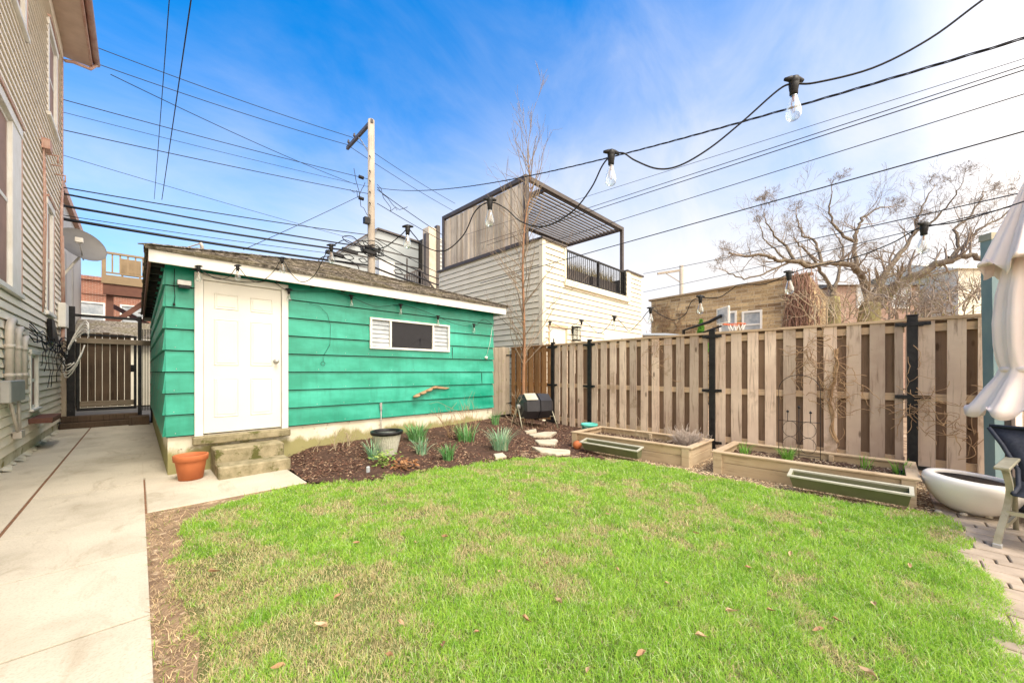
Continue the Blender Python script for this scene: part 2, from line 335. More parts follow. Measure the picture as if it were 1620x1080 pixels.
m_filament = M('amber_filament', (.55, .25, .08), rough=.4)
m_cloth = M('blush_canopy_cloth', (.90, .79, .73), (.86, .74, .67), 3, rough=.9, bump=.15)
m_bluepost = M('blue_green_post_paint', (.16, .25, .27), (.22, .31, .31), 5, (1, 1, .4), rough=.5, spots=(8, (.3, .34, .3), .66))
m_bowl = M('glazed_white_bowl', (.84, .80, .74), (.80, .76, .70), 2, rough=.25, spec=.5)
m_olive = M('olive_plastic', (.13, .14, .07), (.17, .175, .10), 3, rough=.5)
m_oliverim = M('pale_rim_plastic', (.46, .45, .36), (.38, .37, .29), 6, rough=.6)
m_mint = M('mint_plastic', (.10, .52, .44), (.14, .56, .48), 3, rough=.4)
m_compost = M('composter_plastic', (.018, .018, .022), (.03, .03, .035), 4, rough=.35, spec=.5)
m_paledoor = M('pale_panel_plastic', (.50, .48, .40), (.38, .36, .28), 5, rough=.5)
m_stone = M('pale_limestone', (.58, .52, .41), (.46, .40, .30), 6, rough=.9, bump=.4)
m_bark = M('grey_brown_bark', (.22, .18, .12), (.12, .09, .07), 5, (3, 3, .7), rough=.9, bump=.7, bd=.03)
m_mossbark = M('mossy_bark', (.34, .32, .12), (.17, .12, .08), 3, (3, 3, .7), rough=.95, bump=.8, bd=.03)
m_twig = M('reddish_twig', (.34, .28, .22), (.25, .20, .155), 5, rough=.9)
m_sapling = M('orange_brown_sapling_bark', (.36, .19, .10), (.26, .14, .08), 14, rough=.8, bump=.4)
m_palet = M('pale_dry_twig', (.46, .38, .26), (.34, .27, .18), 6, rough=.9)
m_vine = M('dry_vine', (.44, .30, .17), (.30, .19, .11), 6, rough=.9)
m_sling = M('dark_sling_mesh', (.018, .022, .035), (.03, .035, .05), 60, rough=.7)
m_chairf = M('aged_champagne_frame', (.40, .38, .29), (.28, .26, .18), 7, rough=.45, metal=.4, spots=(10, (.18, .16, .10), .6))
m_dish = M('satellite_dish_grey', (.20, .195, .18), (.17, .165, .155), 3, rough=.5)
m_porch = M('red_brown_deck_wood', (.17, .08, .055), (.13, .06, .045), 4, rough=.8)
m_porchtan = M('tan_deck_board', (.34, .25, .15), (.27, .20, .12), 3, rough=.8)
def shingle():
    m, t, b = base('weathered_shingles', .95, .1); v = coords(t, (5, 5, 5)); n = noise(t, v, 3, 8, .75); col = ramp(t, n, [(.38, (.045, .04, .034)), (.5, (.17, .15, .125)), (.60, (.40, .36, .31))])
    n2 = noise(t, coords(t), 2.2, 4); col = mixc(t, ramp(t, n2, [(.45, 0.0), (.6, .5)]), col, (.17, .15, .08)); col = island(t, col, .3)
    t.links.new(col, b.inputs['Base Color']); setbump(t, b, noise(t, v, 14, 8, .7), .8, .01); return m
m_shing = shingle()
m_soffit_gapshade = M('dark_soffit_and_gap_shade', (.05, .045, .04), (.03, .028, .025), 5, rough=.9)  # also backs siding gaps, where its dark colour stands in for shade
m_attr = attrmat('grass_blade'); m_attr2 = attrmat('leaf_blade', .5, .25); m_chip = attrmat('bark_chip', .95, 0, .1); m_dry = attrmat('dry_leaf', .8, .15)
m_dirt = M('bare_dirt', (.36, .25, .155), (.17, .11, .07), 7, rough=1, bump=.9, spots=(9, (.56, .43, .29), .56))
m_under = M('thatch_under_grass', (.13, .12, .05), (.10, .14, .03), 5, rough=1, bump=.5, spots=(3, (.26, .21, .11), .62))
m_mulch = M('bark_mulch_bed', (.12, .065, .045), (.055, .03, .022), 22, rough=1, bump=1, spots=(30, (.26, .16, .11), .6), bd=.02)
m_joint = M('sandy_joint', (.20, .145, .09), (.10, .07, .045), 12, rough=1, bump=.5)
m_paver = M('clay_paver', (.42, .34, .26), (.32, .26, .195), 9, rough=.9, bump=.5, isl=.16, bd=.004)
m_rust = M('rust_expansion_strip', (.26, .13, .07), (.14, .08, .05), 20, rough=1)

# ================================================================== SETTING
o = struct(obj('ground', MB().add([(-900, -900, -.09), (900, -900, -.09), (900, 900, -.09), (-900, 900, -.09)], [(0, 1, 2, 3)]), m_dirt))
WE0, WE1 = -1.22, .045
mb = MB(); ys = [-1.6, -.3, .7, 1.7, 2.69, 3.68, 4.66, 5.95, 7.0, 8.05, 9.1, 10.15, 11.2, 12.3, 12.86]
for a, b_ in zip(ys, ys[1:]):
    zz = random.uniform(-.002, .002); mb.bbox((-.735, a + .005, -.10), (WE1, b_ - .008, zz), .0015)
mb2 = MB()
for a, b_ in zip(ys[::2], ys[2::2] + [ys[-1]]): mb.bbox((WE0 - .1, a + .004, -.10), (-.757, b_ - .004, random.uniform(-.003, .001)), .0015)
mb.bbox((WE1 + .014, 4.66, -.10), (1.36, 6.2, .0), .006)
mb.box((WE1 + .0005, 6.2, -.1), (.26, 12.86, -.002))
struct(obj('concrete_walk', mb, m_conc))
struct(obj('walk_joint_dirt', MB().box((-1.3, -1.6, -.085), (1.355, 12.84, -.014)) if False else MB().box((-1.3, -1.58, -.085), (-.76, 12.84, -.012)).box((-.734, -1.58, -.085), (.04, 12.84, -.008)), M('joint_dirt', (.05, .04, .03), (.03, .022, .016), 12, rough=1)))
struct(obj('walk_expansion_joint', MB().box((-.757, -1.6, -.09), (-.735, 12.86, -.006)).box((WE1, 4.66, -.09), (WE1 + .014, 6.1, -.006)), m_rust))
mb = MB(); random.seed(3)      # pale crumbling patch of cement against the house wall
for i in range(26):
    y = 6.2 + i * .25; w = random.uniform(.03, .09); mb.add([(-1.23, y - .2, .035), (-1.23 + w + .03, y - .2, .002), (-1.23 + w, y + .08, .002), (-1.23, y + .08, .04)], [(0, 1, 2, 3)])
struct(obj('cement_fillet', mb, m_found))

# lawn
LAWN = [(.12, -.36), (.12, .4), (.18, .9), (.12, 1.6), (.21, 2.3), (.15, 3.0), (.22, 3.6), (.33, 4.25), (.75, 4.50), (1.30, 4.60), (1.5, 4.42), (1.72, 4.22), (2.2, 4.12), (2.77, 4.03), (3.7, 3.83), (4.4, 3.24), (4.86, 2.5), (4.9, 1.9), (4.83, 1.44), (4.76, .65), (4.90, -.1), (5.0, -.36), (4.2, -.40), (3.5, -.42), (2.5, -.41), (1.2, -.42)]
def sheet(name, poly, z, mat):
    import bmesh
    b = bmesh.new(); f = b.faces.new([b.verts.new((x, y, z)) for x, y in poly]); bmesh.ops.triangulate(b, faces=[f]); me = bpy.data.meshes.new(name); b.to_mesh(me); b.free()
    return struct(link(name, me, mat))
sheet('lawn_soil', LAWN, -.004, m_under)
sheet('bare_soil_strip', [(.045, -.4), (4.9, -.4), (4.9, 4.66), (.045, 4.66)], -.010, m_dirt)
def blades(P, H, W, lean, col, bend=.5):
    n = len(P); a = rng.random(n) * 2 * np.pi; d = np.stack([np.cos(a), np.sin(a), np.zeros(n)], 1); b = rng.random(n) * 2 * np.pi
    ld = np.stack([np.cos(b), np.sin(b), np.zeros(n)], 1) * (lean * H)[:, None]; w = d * (W / 2)[:, None]; up = np.zeros((n, 3)); up[:, 2] = H
    V = np.empty((n, 5, 3)); V[:, 0] = P - w; V[:, 1] = P + w; mid = P + up * .55 + ld * .35; V[:, 2] = mid + w * .8; V[:, 3] = mid - w * .8; tip = P + ld; tip[:, 2] += H * np.sqrt(np.clip(1 - lean ** 2 * bend, .1, 1)); V[:, 4] = tip
    k = np.arange(n)[:, None] * 5; Q = k + np.array([[0, 1, 2, 3]]); T = k + np.array([[3, 2, 4]]); return V.reshape(-1, 3), Q, T, np.repeat(col, 5, 0)
def lawn_grass():
    N = 760000; x = rng.uniform(.1, 5.0, N); y = rng.uniform(-.48, 4.7, N); d = (x + y) * S2; r = (x - y) / np.maximum(x + y, .01)
    edge = (vnoise(x, y, .16, 5) - .5) * .14 + (vnoise(x, y, .05, 6) - .5) * .08 + rng.normal(0, .018, N)
    keep = inpoly(x + edge, y + edge, LAWN) & (d > 1.25) & (rng.random(N) < np.clip(1.9 / np.maximum(d, .3), .35, 1))
    fade = np.clip((x - .12) / .5, 0, 1)
    dry = .30 * vnoise(x, y, .60, 1) + .38 * vnoise(x, y, .21, 2) + .32 * vnoise(x, y, .08, 3)
    dry = dry + .13 * np.clip(1 - (x - .2) / .9, 0, 1) + .10 * np.exp(-((x - 1.7) ** 2 + (y - 2.9) ** 2) / .25) + .10 * np.exp(-((x - 2.4) ** 2 + (y - .35) ** 2) / .12)
    keep &= rng.random(N) > np.clip((dry - .70) * 4, 0, .6)
    x, y, dry, d = x[keep], y[keep], dry[keep], d[keep]; n = len(x)
    tall = vnoise(x, y, .12, 8); H = (.010 + .028 * tall + .022 * rng.random(n) ** 2) * (1 - .35 * np.clip((dry - .5) * 3, 0, 1)); H *= np.where(rng.random(n) < .05, 1.7, 1)
    W = (.0022 + .0016 * rng.random(n)) * np.clip(d / 2.2, .9, 2.1)
    gA = np.array([.22, .48, .035]); gB = np.array([.48, .67, .11]); st = np.array([.68, .58, .32]); pale = np.array([.56, .68, .34]); dk = np.array([.07, .26, .02])
    t = rng.random((n, 1)); col = gA * (1 - t) + gB * t; m3 = (vnoise(x, y, .10, 11) + .35 * rng.random(n) < .45)[:, None]; col = np.where(m3, col * .7 + dk * .3, col)
    dryness = np.clip((dry - .52) * 3.6 + .06, .03, .85); isdry = rng.random(n) < dryness; col[isdry] = (st * (.6 + .6 * rng.random((n, 1))))[isdry]
    ip = rng.random(n) < .12; col[ip] = pale
    P = np.stack([x, y, np.full(n, -.003)], 1); lean = np.clip(rng.normal(.75, .35, n), 0, 1.7)
    return blades(P, H, W, lean, col)
V, Q, T, col = lawn_grass()
tag(npmesh('lawn_grass', V, Q, T, m_attr, col), 'bright green lawn with straw patches across the yard', 'grass', kind='stuff')
# straw thatch along the walk
n = 15000; x = rng.uniform(.05, .46, n); y = rng.uniform(.1, 4.62, n); k = rng.random(n) < np.clip(1.25 - x / .42 + .5 * (vnoise(x, y, .2, 9) - .5), 0, 1) * (.35 + .65 * (y < 2.9)); x, y = x[k], y[k]; n = len(x)
V, Q, T, col = blades(np.stack([x, y, np.full(n, -.008)], 1), .010 + .02 * rng.random(n), .0035 * np.ones(n), rng.uniform(.8, 2.6, n), np.where(rng.random((n, 1)) < .16, np.array([[.26, .42, .06]]), np.array([[.66, .49, .29]])) * (.35 + .8 * rng.random((n, 1))), .1)
tag(npmesh('straw_thatch', V, Q, T, m_dry, col), 'dead straw coloured turf along the concrete walk', 'dead grass', kind='stuff')

# mulch bed
def hsheet(name, x0, x1, y0, y1, st, poly, mat, dz=0, amp=.012):
    xs = np.arange(x0, x1 + st, st); yy = np.arange(y0, y1 + st, st); X, Y = np.meshgrid(xs, yy, indexing='ij'); Z = np.vectorize(gz)(X, Y) + dz + amp * (vnoise(X, Y, .1, 21) - .5) * 2 + amp * (vnoise(X, Y, .3, 22) - .5) * 2
    V = np.stack([X, Y, Z], 2).reshape(-1, 3); nx, ny = X.shape; i, k = np.meshgrid(np.arange(nx - 1), np.arange(ny - 1), indexing='ij'); a = (i * ny + k).ravel(); Q = np.stack([a, a + ny, a + ny + 1, a + 1], 1)
    cx = V[Q].mean(1); keep = inpoly(cx[:, 0], cx[:, 1], poly); return struct(npmesh(name, V, Q[keep], None, mat, smooth=True))
MUL = [(1.36, 4.60), (1.5, 4.42), (1.72, 4.22), (2.2, 4.12), (2.77, 4.03), (3.7, 3.83), (4.4, 3.24), (4.7, 2.8), (5.2, 3.4), (6.9, 4.4), (7.1, 7.6), (5.6, 7.6), (5.5, 6.15), (1.38, 6.16)]
hsheet('mulch_bed', 1.3, 7.2, 2.7, 7.7, .04, MUL, m_mulch, .0, .012)
def scatter(n, poly, bb, size, cols, flat=.35, zoff=0, zf=gz, seed=0):
    r = np.random.default_rng(seed); x = r.uniform(bb[0], bb[1], n); y = r.uniform(bb[2], bb[3], n); k = inpoly(x, y, poly); x, y = x[k], y[k]; n = len(x)
    z = np.array([zf(a, b) for a, b in zip(x, y)]) + zoff; s = r.uniform(size[0], size[1], n); a = r.random(n) * 6.283; u = np.stack([np.cos(a), np.sin(a), (r.random(n) - .5) * flat * 2], 1) * s[:, None]
    v = np.stack([-np.sin(a), np.cos(a), (r.random(n) - .5) * flat * 2], 1) * (s * r.uniform(.25, .7, n))[:, None]; P = np.stack([x, y, z], 1); up = np.zeros((n, 3)); up[:, 2] = s * .35
    V = np.stack([P - u, P - v, P + u, P + v, P + up], 1).reshape(-1, 3); kk = np.arange(n)[:, None] * 5; T = np.concatenate([kk + np.array([[0, 1, 4]]), kk + np.array([[1, 2, 4]]), kk + np.array([[2, 3, 4]]), kk + np.array([[3, 0, 4]])]); c = np.array(cols)[r.integers(0, len(cols), n)] * r.uniform(.6, 1.3, (n, 1)); return V, T, np.repeat(c, 5, 0)
V, T, col = scatter(30000, MUL, (1.3, 7.1, 2.7, 7.6), (.006, .026), [(.10, .055, .04), (.16, .085, .06), (.055, .03, .022), (.24, .14, .09), (.34, .24, .16)], .5, .004)
tag(npmesh('bark_chips', V, None, T, m_chip, col), 'dark brown bark chips covering the flower bed by the shed', 'mulch', kind='stuff')
GRV = [(4.7, 2.8), (4.9, 2.2), (4.83, 1.44), (4.76, .65), (4.86, -.1), (4.84, -.34), (6.75, -.34), (6.75, 4.45), (5.2, 3.4)]
sheet('gravel_bed', GRV, -.014, m_joint)
V, T, col = scatter(30000, GRV, (4.6, 6.8, -.4, 4.5), (.006, .017), [(.62, .48, .30), (.70, .58, .40), (.44, .31, .19), (.30, .20, .12)], .2, -.010, lambda a, b: 0, 4)
tag(npmesh('gravel', V, None, T, m_chip, col), 'tan pea gravel between the raised beds and the lawn', 'gravel', kind='stuff')
# pavers
sheet('paver_joint_sand', [(.2, -5), (7, -5), (7, -.30), (.2, -.30)], -.012, m_joint)
mb = MB(); random.seed(11); x = .5; i = 0
while x < 6.9:
    w = (.155, .155, .085)[i % 3]; y = -.37 - (.0, .14, .07)[i % 3] + .0
    yy = -.31
    first = True
    while yy > -3.2:
        L = .27 if not first else (.27, .13, .2)[i % 3]; first = False
        dz = random.uniform(-.003, .003); mb.bbox((x + .0045, yy - L + .0045, -.07), (x + w - .0045, yy - .0045, dz), .005); yy -= L
    x += w; i += 1
struct(obj('patio_pavers', mb, m_paver))
struct(obj('alley_pavement', MB().box((-30, 13.6, -.08), (40, 19.5, -.03)), M('alley_asphalt', (.10, .095, .09), (.07, .068, .065), 5, rough=.9)))

# ================================================================== SIDING helper
def lap(mb, o, u, nrm, W, z0, z1, ex, th, holes=(), top=None, wob=0, gap=.012):
    """lap boards on a wall: o origin, u unit dir, nrm outward; holes are (u0,u1,z0,z1)"""
    o = Vector(o); u = Vector(u); nrm = Vector(nrm); z = z0; zs = []
    while z < z1 - 1e-4: zs.append((z, min(z + ex, z1))); z += ex
    for a, b in zs:
        g0 = a; a = a + gap  # gap under each board bares the tinted backing as a shadow line
        if b - a < .01: continue
        cuts = sorted({a, b} | {h[k] for h in holes for k in (2, 3) if a < h[k] < b}); dw = random.uniform(0, wob)
        for c, d in zip(cuts, cuts[1:]):
            mid = (c + d) / 2; seg = [(0, W)]
            for h in holes:
                if h[2] < mid < h[3]:
                    ns = []
                    for s0, s1 in seg:
                        if h[1] <= s0 or h[0] >= s1: ns.append((s0, s1)); continue
                        if h[0] > s0: ns.append((s0, h[0]))
                        if h[1] < s1: ns.append((h[1], s1))
                    seg = ns
            t0 = th * (1 - (c - a) / ex) + .002 + dw; t1 = th * (1 - (d - a) / ex) + .002 + dw
            for s0, s1 in seg:
                p = lambda s, z_, t: o + u * s + nrm * t + Vector((0, 0, z_))
                mb.add([p(s0, c, t0), p(s1, c, t0), p(s1, d, t1), p(s0, d, t1), p(s0, c, -.01), p(s1, c, -.01), p(s1, d, -.01), p(s0, d, -.01)], [(0, 1, 2, 3), (0, 4, 5, 1), (0, 3, 7, 4), (1, 5, 6, 2), (3, 2, 6, 7)])
    return mb

# ================================================================== SHED
SE0, SE1, SN0, SN1 = .236, 5.546, 6.14, 12.75
shed = thing('shed', 'bright green lap sided shed with white door and low shingled hip roof', 'shed', (SE0, SN0, 0))
ft = .45
obj('foundation', MB().box((SE0 + .02, SN0 + .015, -.1), (SE1 - .02, SN1, ft)), found(), shed)
mb = MB(); D0, D1, DZ = .50, 1.535, 2.50; WX0, WX1, WZ0, WZ1 = 2.745, 4.36, 1.64, 2.165
random.seed(5)
holes = [(D0 - SE0, D1 - SE0, 0, DZ), (WX0 - SE0, WX1 - SE0, WZ0, WZ1)]
lap(mb, (SE0, SN0, 0), (1, 0, 0), (0, -1, 0), SE1 - SE0, .455, 2.62, .262, .026, holes)
obj('front_siding', mb, m_green, shed)
obj('side_siding', lap(MB(), (SE0, SN1, 0), (0, -1, 0), (-1, 0, 0), SN1 - SN0, .455, 2.62, .262, .026), m_green, shed)
obj('side_siding', lap(MB(), (SE1, SN0, 0), (0, 1, 0), (1, 0, 0), SN1 - SN0, .455, 2.62, .262, .026), m_green, shed)
mb = MB()      # framing behind the boards, dark to put shadow lines in the gaps, open at the window
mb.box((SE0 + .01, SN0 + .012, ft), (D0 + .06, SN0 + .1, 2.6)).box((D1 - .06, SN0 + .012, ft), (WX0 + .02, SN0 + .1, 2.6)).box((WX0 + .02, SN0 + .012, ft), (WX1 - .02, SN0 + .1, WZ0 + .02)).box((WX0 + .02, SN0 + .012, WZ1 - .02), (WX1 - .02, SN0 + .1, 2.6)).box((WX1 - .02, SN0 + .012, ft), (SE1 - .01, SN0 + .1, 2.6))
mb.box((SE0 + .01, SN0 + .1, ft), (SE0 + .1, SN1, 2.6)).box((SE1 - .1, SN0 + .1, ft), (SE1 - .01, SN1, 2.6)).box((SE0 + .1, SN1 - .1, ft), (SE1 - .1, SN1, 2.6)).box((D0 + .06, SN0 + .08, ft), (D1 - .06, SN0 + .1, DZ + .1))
obj('wall_framing', mb, m_soffit_gapshade, shed)
# small paint-white seams where butt joints of boards open
for s_, z in ((4.43, 1.51), (5.2, 1.0), (2.955, .47)): obj('board_seam', MB().box((s_, SN0 - .032, z), (s_ + .006, SN0 - .018, z + .23)), m_soffit_gapshade, shed)
mb = MB(); random.seed(19)
for r_i in range(7):
    for k in range(13):
        xx = SE0 + .08 + k * .405; z = .455 + .262 * r_i + .045
        if D0 - .03 < xx < D1 + .03 or (WX0 - .05 < xx < WX1 + .05 and 1.6 < z < 2.2): continue
        xx += random.uniform(-.02, .02); y = SN0 - .026 * (1 - .045 / .262) - .0035; mb.lathe([(.0055, 0), (.0055, .002), (.001, .0035)], (xx, y + .001, z), 6, rot=mathutils.Matrix.Rotation(R(90), 3, 'X'))
o_ = obj('nail_head', mb, m_galv, shed); o_['kind'] = 'stuff'
# eaves
EW0, EW1, EN0, EN1, EZ = .085, 5.72, 5.90, 12.95, 2.50
obj('fascia', MB().bbox((EW0, EN0, EZ), (EW1, EN0 + .024, EZ + .145)), m_white, shed); obj('fascia', MB().box((EW0, EN1 - .024, EZ), (EW1, EN1, EZ + .145)), m_white, shed)
obj('fascia', MB().bbox((EW0, EN0 + .025, EZ), (EW0 + .024, EN1 - .025, EZ + .143)), m_porch, shed)
obj('fascia', MB().bbox((EW1 - .024, EN0 + .025, EZ), (EW1, EN1 - .025, EZ + .143)), m_white, shed)
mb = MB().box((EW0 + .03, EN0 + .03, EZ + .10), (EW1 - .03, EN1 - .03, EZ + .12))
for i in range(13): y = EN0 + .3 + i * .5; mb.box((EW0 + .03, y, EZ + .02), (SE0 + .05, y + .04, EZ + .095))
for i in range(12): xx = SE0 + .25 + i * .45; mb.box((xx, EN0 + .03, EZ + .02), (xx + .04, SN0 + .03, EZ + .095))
obj('soffit', mb, m_soffit_gapshade, shed)
# hip roof in shingle courses
mb = MB(); random.seed(9); RH = .97; half = (EW1 - EW0) / 2 + .03; rx0, rx1, ry0, ry1 = EW0 - .03, EW1 + .03, EN0 - .03, EN1 + .03; rz = EZ + .165; nc = 24
def rf(s): return rz + RH * s
def shingles(p0, p1, q0, q1):
    # eave edge p0->p1, ridge/hip end q0->q1, in courses of separate tabs
    p0, p1, q0, q1 = map(Vector, (p0, p1, q0, q1)); nrm = (p1 - p0).cross(q0 - p0).normalized()
    if nrm.z < 0: nrm = -nrm
    for c in range(nc):
        s0, s1 = c / nc, min(1, (c + 1.25) / nc); A, B = p0.lerp(q0, s0), p1.lerp(q1, s0); A2, B2 = p0.lerp(q0, s1), p1.lerp(q1, s1)
        L = (B - A).length; k = max(1, int(L / .19)); off = random.random() * .5
        cut = [0] + [min(1, (i + off + random.uniform(-.18, .18)) / k) for i in range(1, k)] + [1]
        for a, b in zip(cut, cut[1:]):
            if b - a < .004: continue
            l = random.uniform(.010, .022); j = random.uniform(-.012, .01)
            e0 = A.lerp(B, a) - (A2 - A).normalized() * j; e1 = A.lerp(B, b) - (B2 - B).normalized() * j; f1 = A2.lerp(B2, b); f0 = A2.lerp(B2, a)
            mb.add([e0 + nrm * l, e1 + nrm * l, f1 + nrm * .003, f0 + nrm * .003, e0 - nrm * .004, e1 - nrm * .004], [(0, 1, 2, 3), (0, 4, 5, 1), (0, 3, 4), (1, 5, 2)])
xm = (rx0 + rx1) / 2; ap0 = (xm, ry0 + half, rz + RH); ap1 = (xm, ry1 - half, rz + RH)
c00, c10, c11, c01 = (rx0, ry0, rz), (rx1, ry0, rz), (rx1, ry1, rz), (rx0, ry1, rz)
shingles(c00, c10, ap0, ap0); shingles(c10, c11, ap0, ap1); shingles(c11, c01, ap1, ap1); shingles(c01, c00, ap1, ap0)
roof = obj('roof', mb, m_shing, shed)
mb = MB(); mb.add([c00, c10, c11, c01, ap0, ap1], [(0, 1, 4), (1, 2, 5, 4), (2, 3, 5), (3, 0, 4, 5), (3, 2, 1, 0)])
for a, b in ((c00, ap0), (c10, ap0), (c11, ap1), (c01, ap1)):
    a = Vector(a); b = Vector(b)
    for i in range(20):
        p = a.lerp(b, i / 20) + Vector((0, 0, .02)); q = a.lerp(b, (i + 1.15) / 20) + Vector((0, 0, .012)); mb.beam(p, q, .16, .012)
mb.box((rx0 + .004, ry0 + .004, rz - .022), (rx1 - .004, ry0 + .02, rz + .004)).box((rx0 + .004, ry0 + .02, rz - .022), (rx0 + .02, ry1, rz + .004))
obj('roof_deck', mb, m_shing, roof)
# door
dr = obj('door_frame', MB().bbox((D0, SN0 - .045, .44), (.585, SN0 + .02, DZ)).bbox((1.455, SN0 - .045, .44), (D1, SN0 + .02, DZ)).bbox((.585, SN0 - .045, 2.415), (1.455, SN0 + .02, DZ)), m_white, shed)
mb = MB(); x0, x1, z0, z1 = .59, 1.45, .465, 2.41; yf = SN0 - .014
px_ = [(.105, .365), (.495, .755)]; rows = [(.20, .70), (.87, 1.47), (1.60, 1.80)]
mb.bbox((x0, yf, z0), (x1, SN0 + .025, z1), .003)
for a, b in px_:
    for c, d in rows:
        X0, X1, Z0, Z1 = x0 + a, x0 + b, z0 + c, z0 + d
        def ringq(o0, o1, y0_, y1_):
            v = [(X0 + o0, y0_, Z0 + o0), (X1 - o0, y0_, Z0 + o0), (X1 - o0, y0_, Z1 - o0), (X0 + o0, y0_, Z1 - o0), (X0 + o1, y1_, Z0 + o1), (X1 - o1, y1_, Z0 + o1), (X1 - o1, y1_, Z1 - o1), (X0 + o1, y1_, Z1 - o1)]
            mb.add(v, [(0, 1, 5, 4), (1, 2, 6, 5), (2, 3, 7, 6), (3, 0, 4, 7)]); return v
        ringq(0, .008, yf - .001, yf - .009); ringq(.008, .020, yf - .009, yf - .002); ringq(.020, .035, yf - .002, yf - .008)
        mb.add([(X0 + .035, yf - .008, Z0 + .035), (X1 - .035, yf - .008, Z0 + .035), (X1 - .035, yf - .008, Z1 - .035), (X0 + .035, yf - .008, Z1 - .035)], [(0, 1, 2, 3)])
door = obj('door', mb, m_door, shed)
kn = MB(); rotk = Vector((0, -1, 0)); import mathutils
rk = mathutils.Matrix.Rotation(R(90), 3, 'X'); kn.lathe([(.032, 0), (.034, .006), (.014, .012), (.012, .035), (.026, .042), (.031, .056), (.024, .070), (.004, .074)], (1.385, yf, 1.40), 16, rot=rk)
obj('door_knob', kn, m_galv, door)
obj('sill', MB().bbox((D0 - .02, SN0 - .09, .335), (D1 + .02, SN0 + .01, .437), .012), m_step, shed)
# window
wf = MB(); t_ = .035; yb = SN0 - .05
wf.bbox((WX0, yb, WZ1 - t_), (WX1, SN0 + .02, WZ1)).bbox((WX0, yb, WZ0), (WX1, SN0 + .02, WZ0 + t_)).bbox((WX0, yb, WZ0 + t_), (WX0 + t_, SN0 + .02, WZ1 - t_)).bbox((WX1 - t_, yb, WZ0 + t_), (WX1, SN0 + .02, WZ1 - t_))
win = obj('window', wf, m_white, shed)
obj('mullion', MB().bbox((3.10, yb + .006, WZ0 + t_), (3.135, SN0 + .01, WZ1 - t_)).bbox((3.965, yb + .006, WZ0 + t_), (4.0, SN0 + .01, WZ1 - t_)), m_white, win)
obj('pane', MB().box((3.135, SN0 - .012, WZ0 + t_), (3.965, SN0 - .006, WZ1 - t_)), m_glass, win)
for a, b in ((WX0 + t_, 3.10), (4.0, WX1 - t_)):
    lv = MB()
    for i in range(6):
        z = WZ0 + t_ + .008 + i * .0735; lv.add([(a, SN0 - .022, z), (b, SN0 - .022, z), (b, SN0 - .006, z + .074), (a, SN0 - .006, z + .074), (a, SN0 - .016, z), (b, SN0 - .016, z), (b, SN0, z + .074), (a, SN0, z + .074)], [(0, 1, 2, 3), (7, 6, 5, 4), (0, 4, 5, 1)])
    obj('louvre_glass', lv, m_winlit, win)
obj('curtain', MB().box((WX0 + .03, SN0 + .012, WZ0 + .03), (3.11, SN0 + .02, WZ1 - .03)), m_lightsid, win); obj('curtain', MB().box((3.99, SN0 + .012, WZ0 + .03), (WX1 - .03, SN0 + .02, WZ1 - .03)), m_lightsid, win)
# steps
mb = MB(); mb.bbox((.66, 5.44, -.05), (1.40, 5.78, .14), .015); mb.bbox((.66, 5.75, -.05), (1.40, 6.14, .30), .015)
st = obj('concrete_steps', mb, m_step); tag(st, 'two mossy concrete steps below the white shed door', 'steps')
# light fitting, outlet, ornaments on shed front
q = at(290, 445, 4.5)
l = thing('flood_light', 'small weathered flood light box under the left shed eave', 'light', (.40, SN0 - .03, 2.33))
obj('housing', MB().bbox((.335, SN0 - .13, 2.30), (.465, SN0 - .03, 2.36)), m_galv, l); obj('lens', MB().bbox((.345, SN0 - .125, 2.265), (.455, SN0 - .035, 2.30)), m_glass, l)
l = thing('pull_cord', 'loose black cord end dangling from the left shed eave', 'cord', (.315, SN0 - .05, 2.2))
mb = MB().tube([(.315, SN0 - .05, 2.5), (.31, SN0 - .055, 2.3), (.318, SN0 - .05, 2.16), (.31, SN0 - .05, 2.08)], .004, 6).tube([(.31, SN0 - .05, 2.08), (.31, SN0 - .05, 2.05)], .012, 8); obj('cord', mb, m_rubber, l)
p = atN(770, 566, SN0 - .05)
l = thing('wall_spotlight', 'small round white spotlight beside the window on the green wall', 'light', p)
obj('head', MB().lathe([(.018, -.05), (.03, -.03), (.034, 0), (.034, .01)], p, 14, rot=mathutils.Matrix.Rotation(R(110), 3, 'X') @ mathutils.Matrix.Rotation(R(25), 3, 'Y')), m_white, l)
obj('bracket', MB().tube([p, p + Vector((.01, .06, -.01))], .007), m_white, l)
a_ = atN(779, 517, SN0 - .045)
obj('wire', MB().tube([a_, a_.lerp(p, .5) + Vector((.01, 0, -.02)), p + Vector((.01, .04, 0))], .004, 5), m_white, l)
# broken wood ornament
mb = MB(); p0 = atN(659, 626, SN0 - .08); p1 = atN(690, 612, SN0 - .06); 
for i in range(4):
    c = p0.lerp(p1, i / 3.2); mb.lathe([(.004, -.022), (.060 - .004 * i, -.016), (.072 - .005 * i, .0), (.05, .016), (.004, .022)], c, 10, rot=mathutils.Matrix.Rotation(R(-14), 3, 'Y'))
mb.beam(p0 + Vector((0, .03, 0)), p1 + Vector((0, .02, .005)), .05, .035)
e_ = atN(712, 613, SN0 - .04); mb.prism([p1 + Vector((-.02, 0, .02)), e_, p1.lerp(e_, .7) + Vector((0, 0, -.03)), p1 + Vector((0, 0, -.025))], (0, .03, 0))
tag(recalc(obj('wooden_ornament', mb, m_vine)), 'small stepped rustic wooden ornament fixed low on the green shed wall', 'ornament')
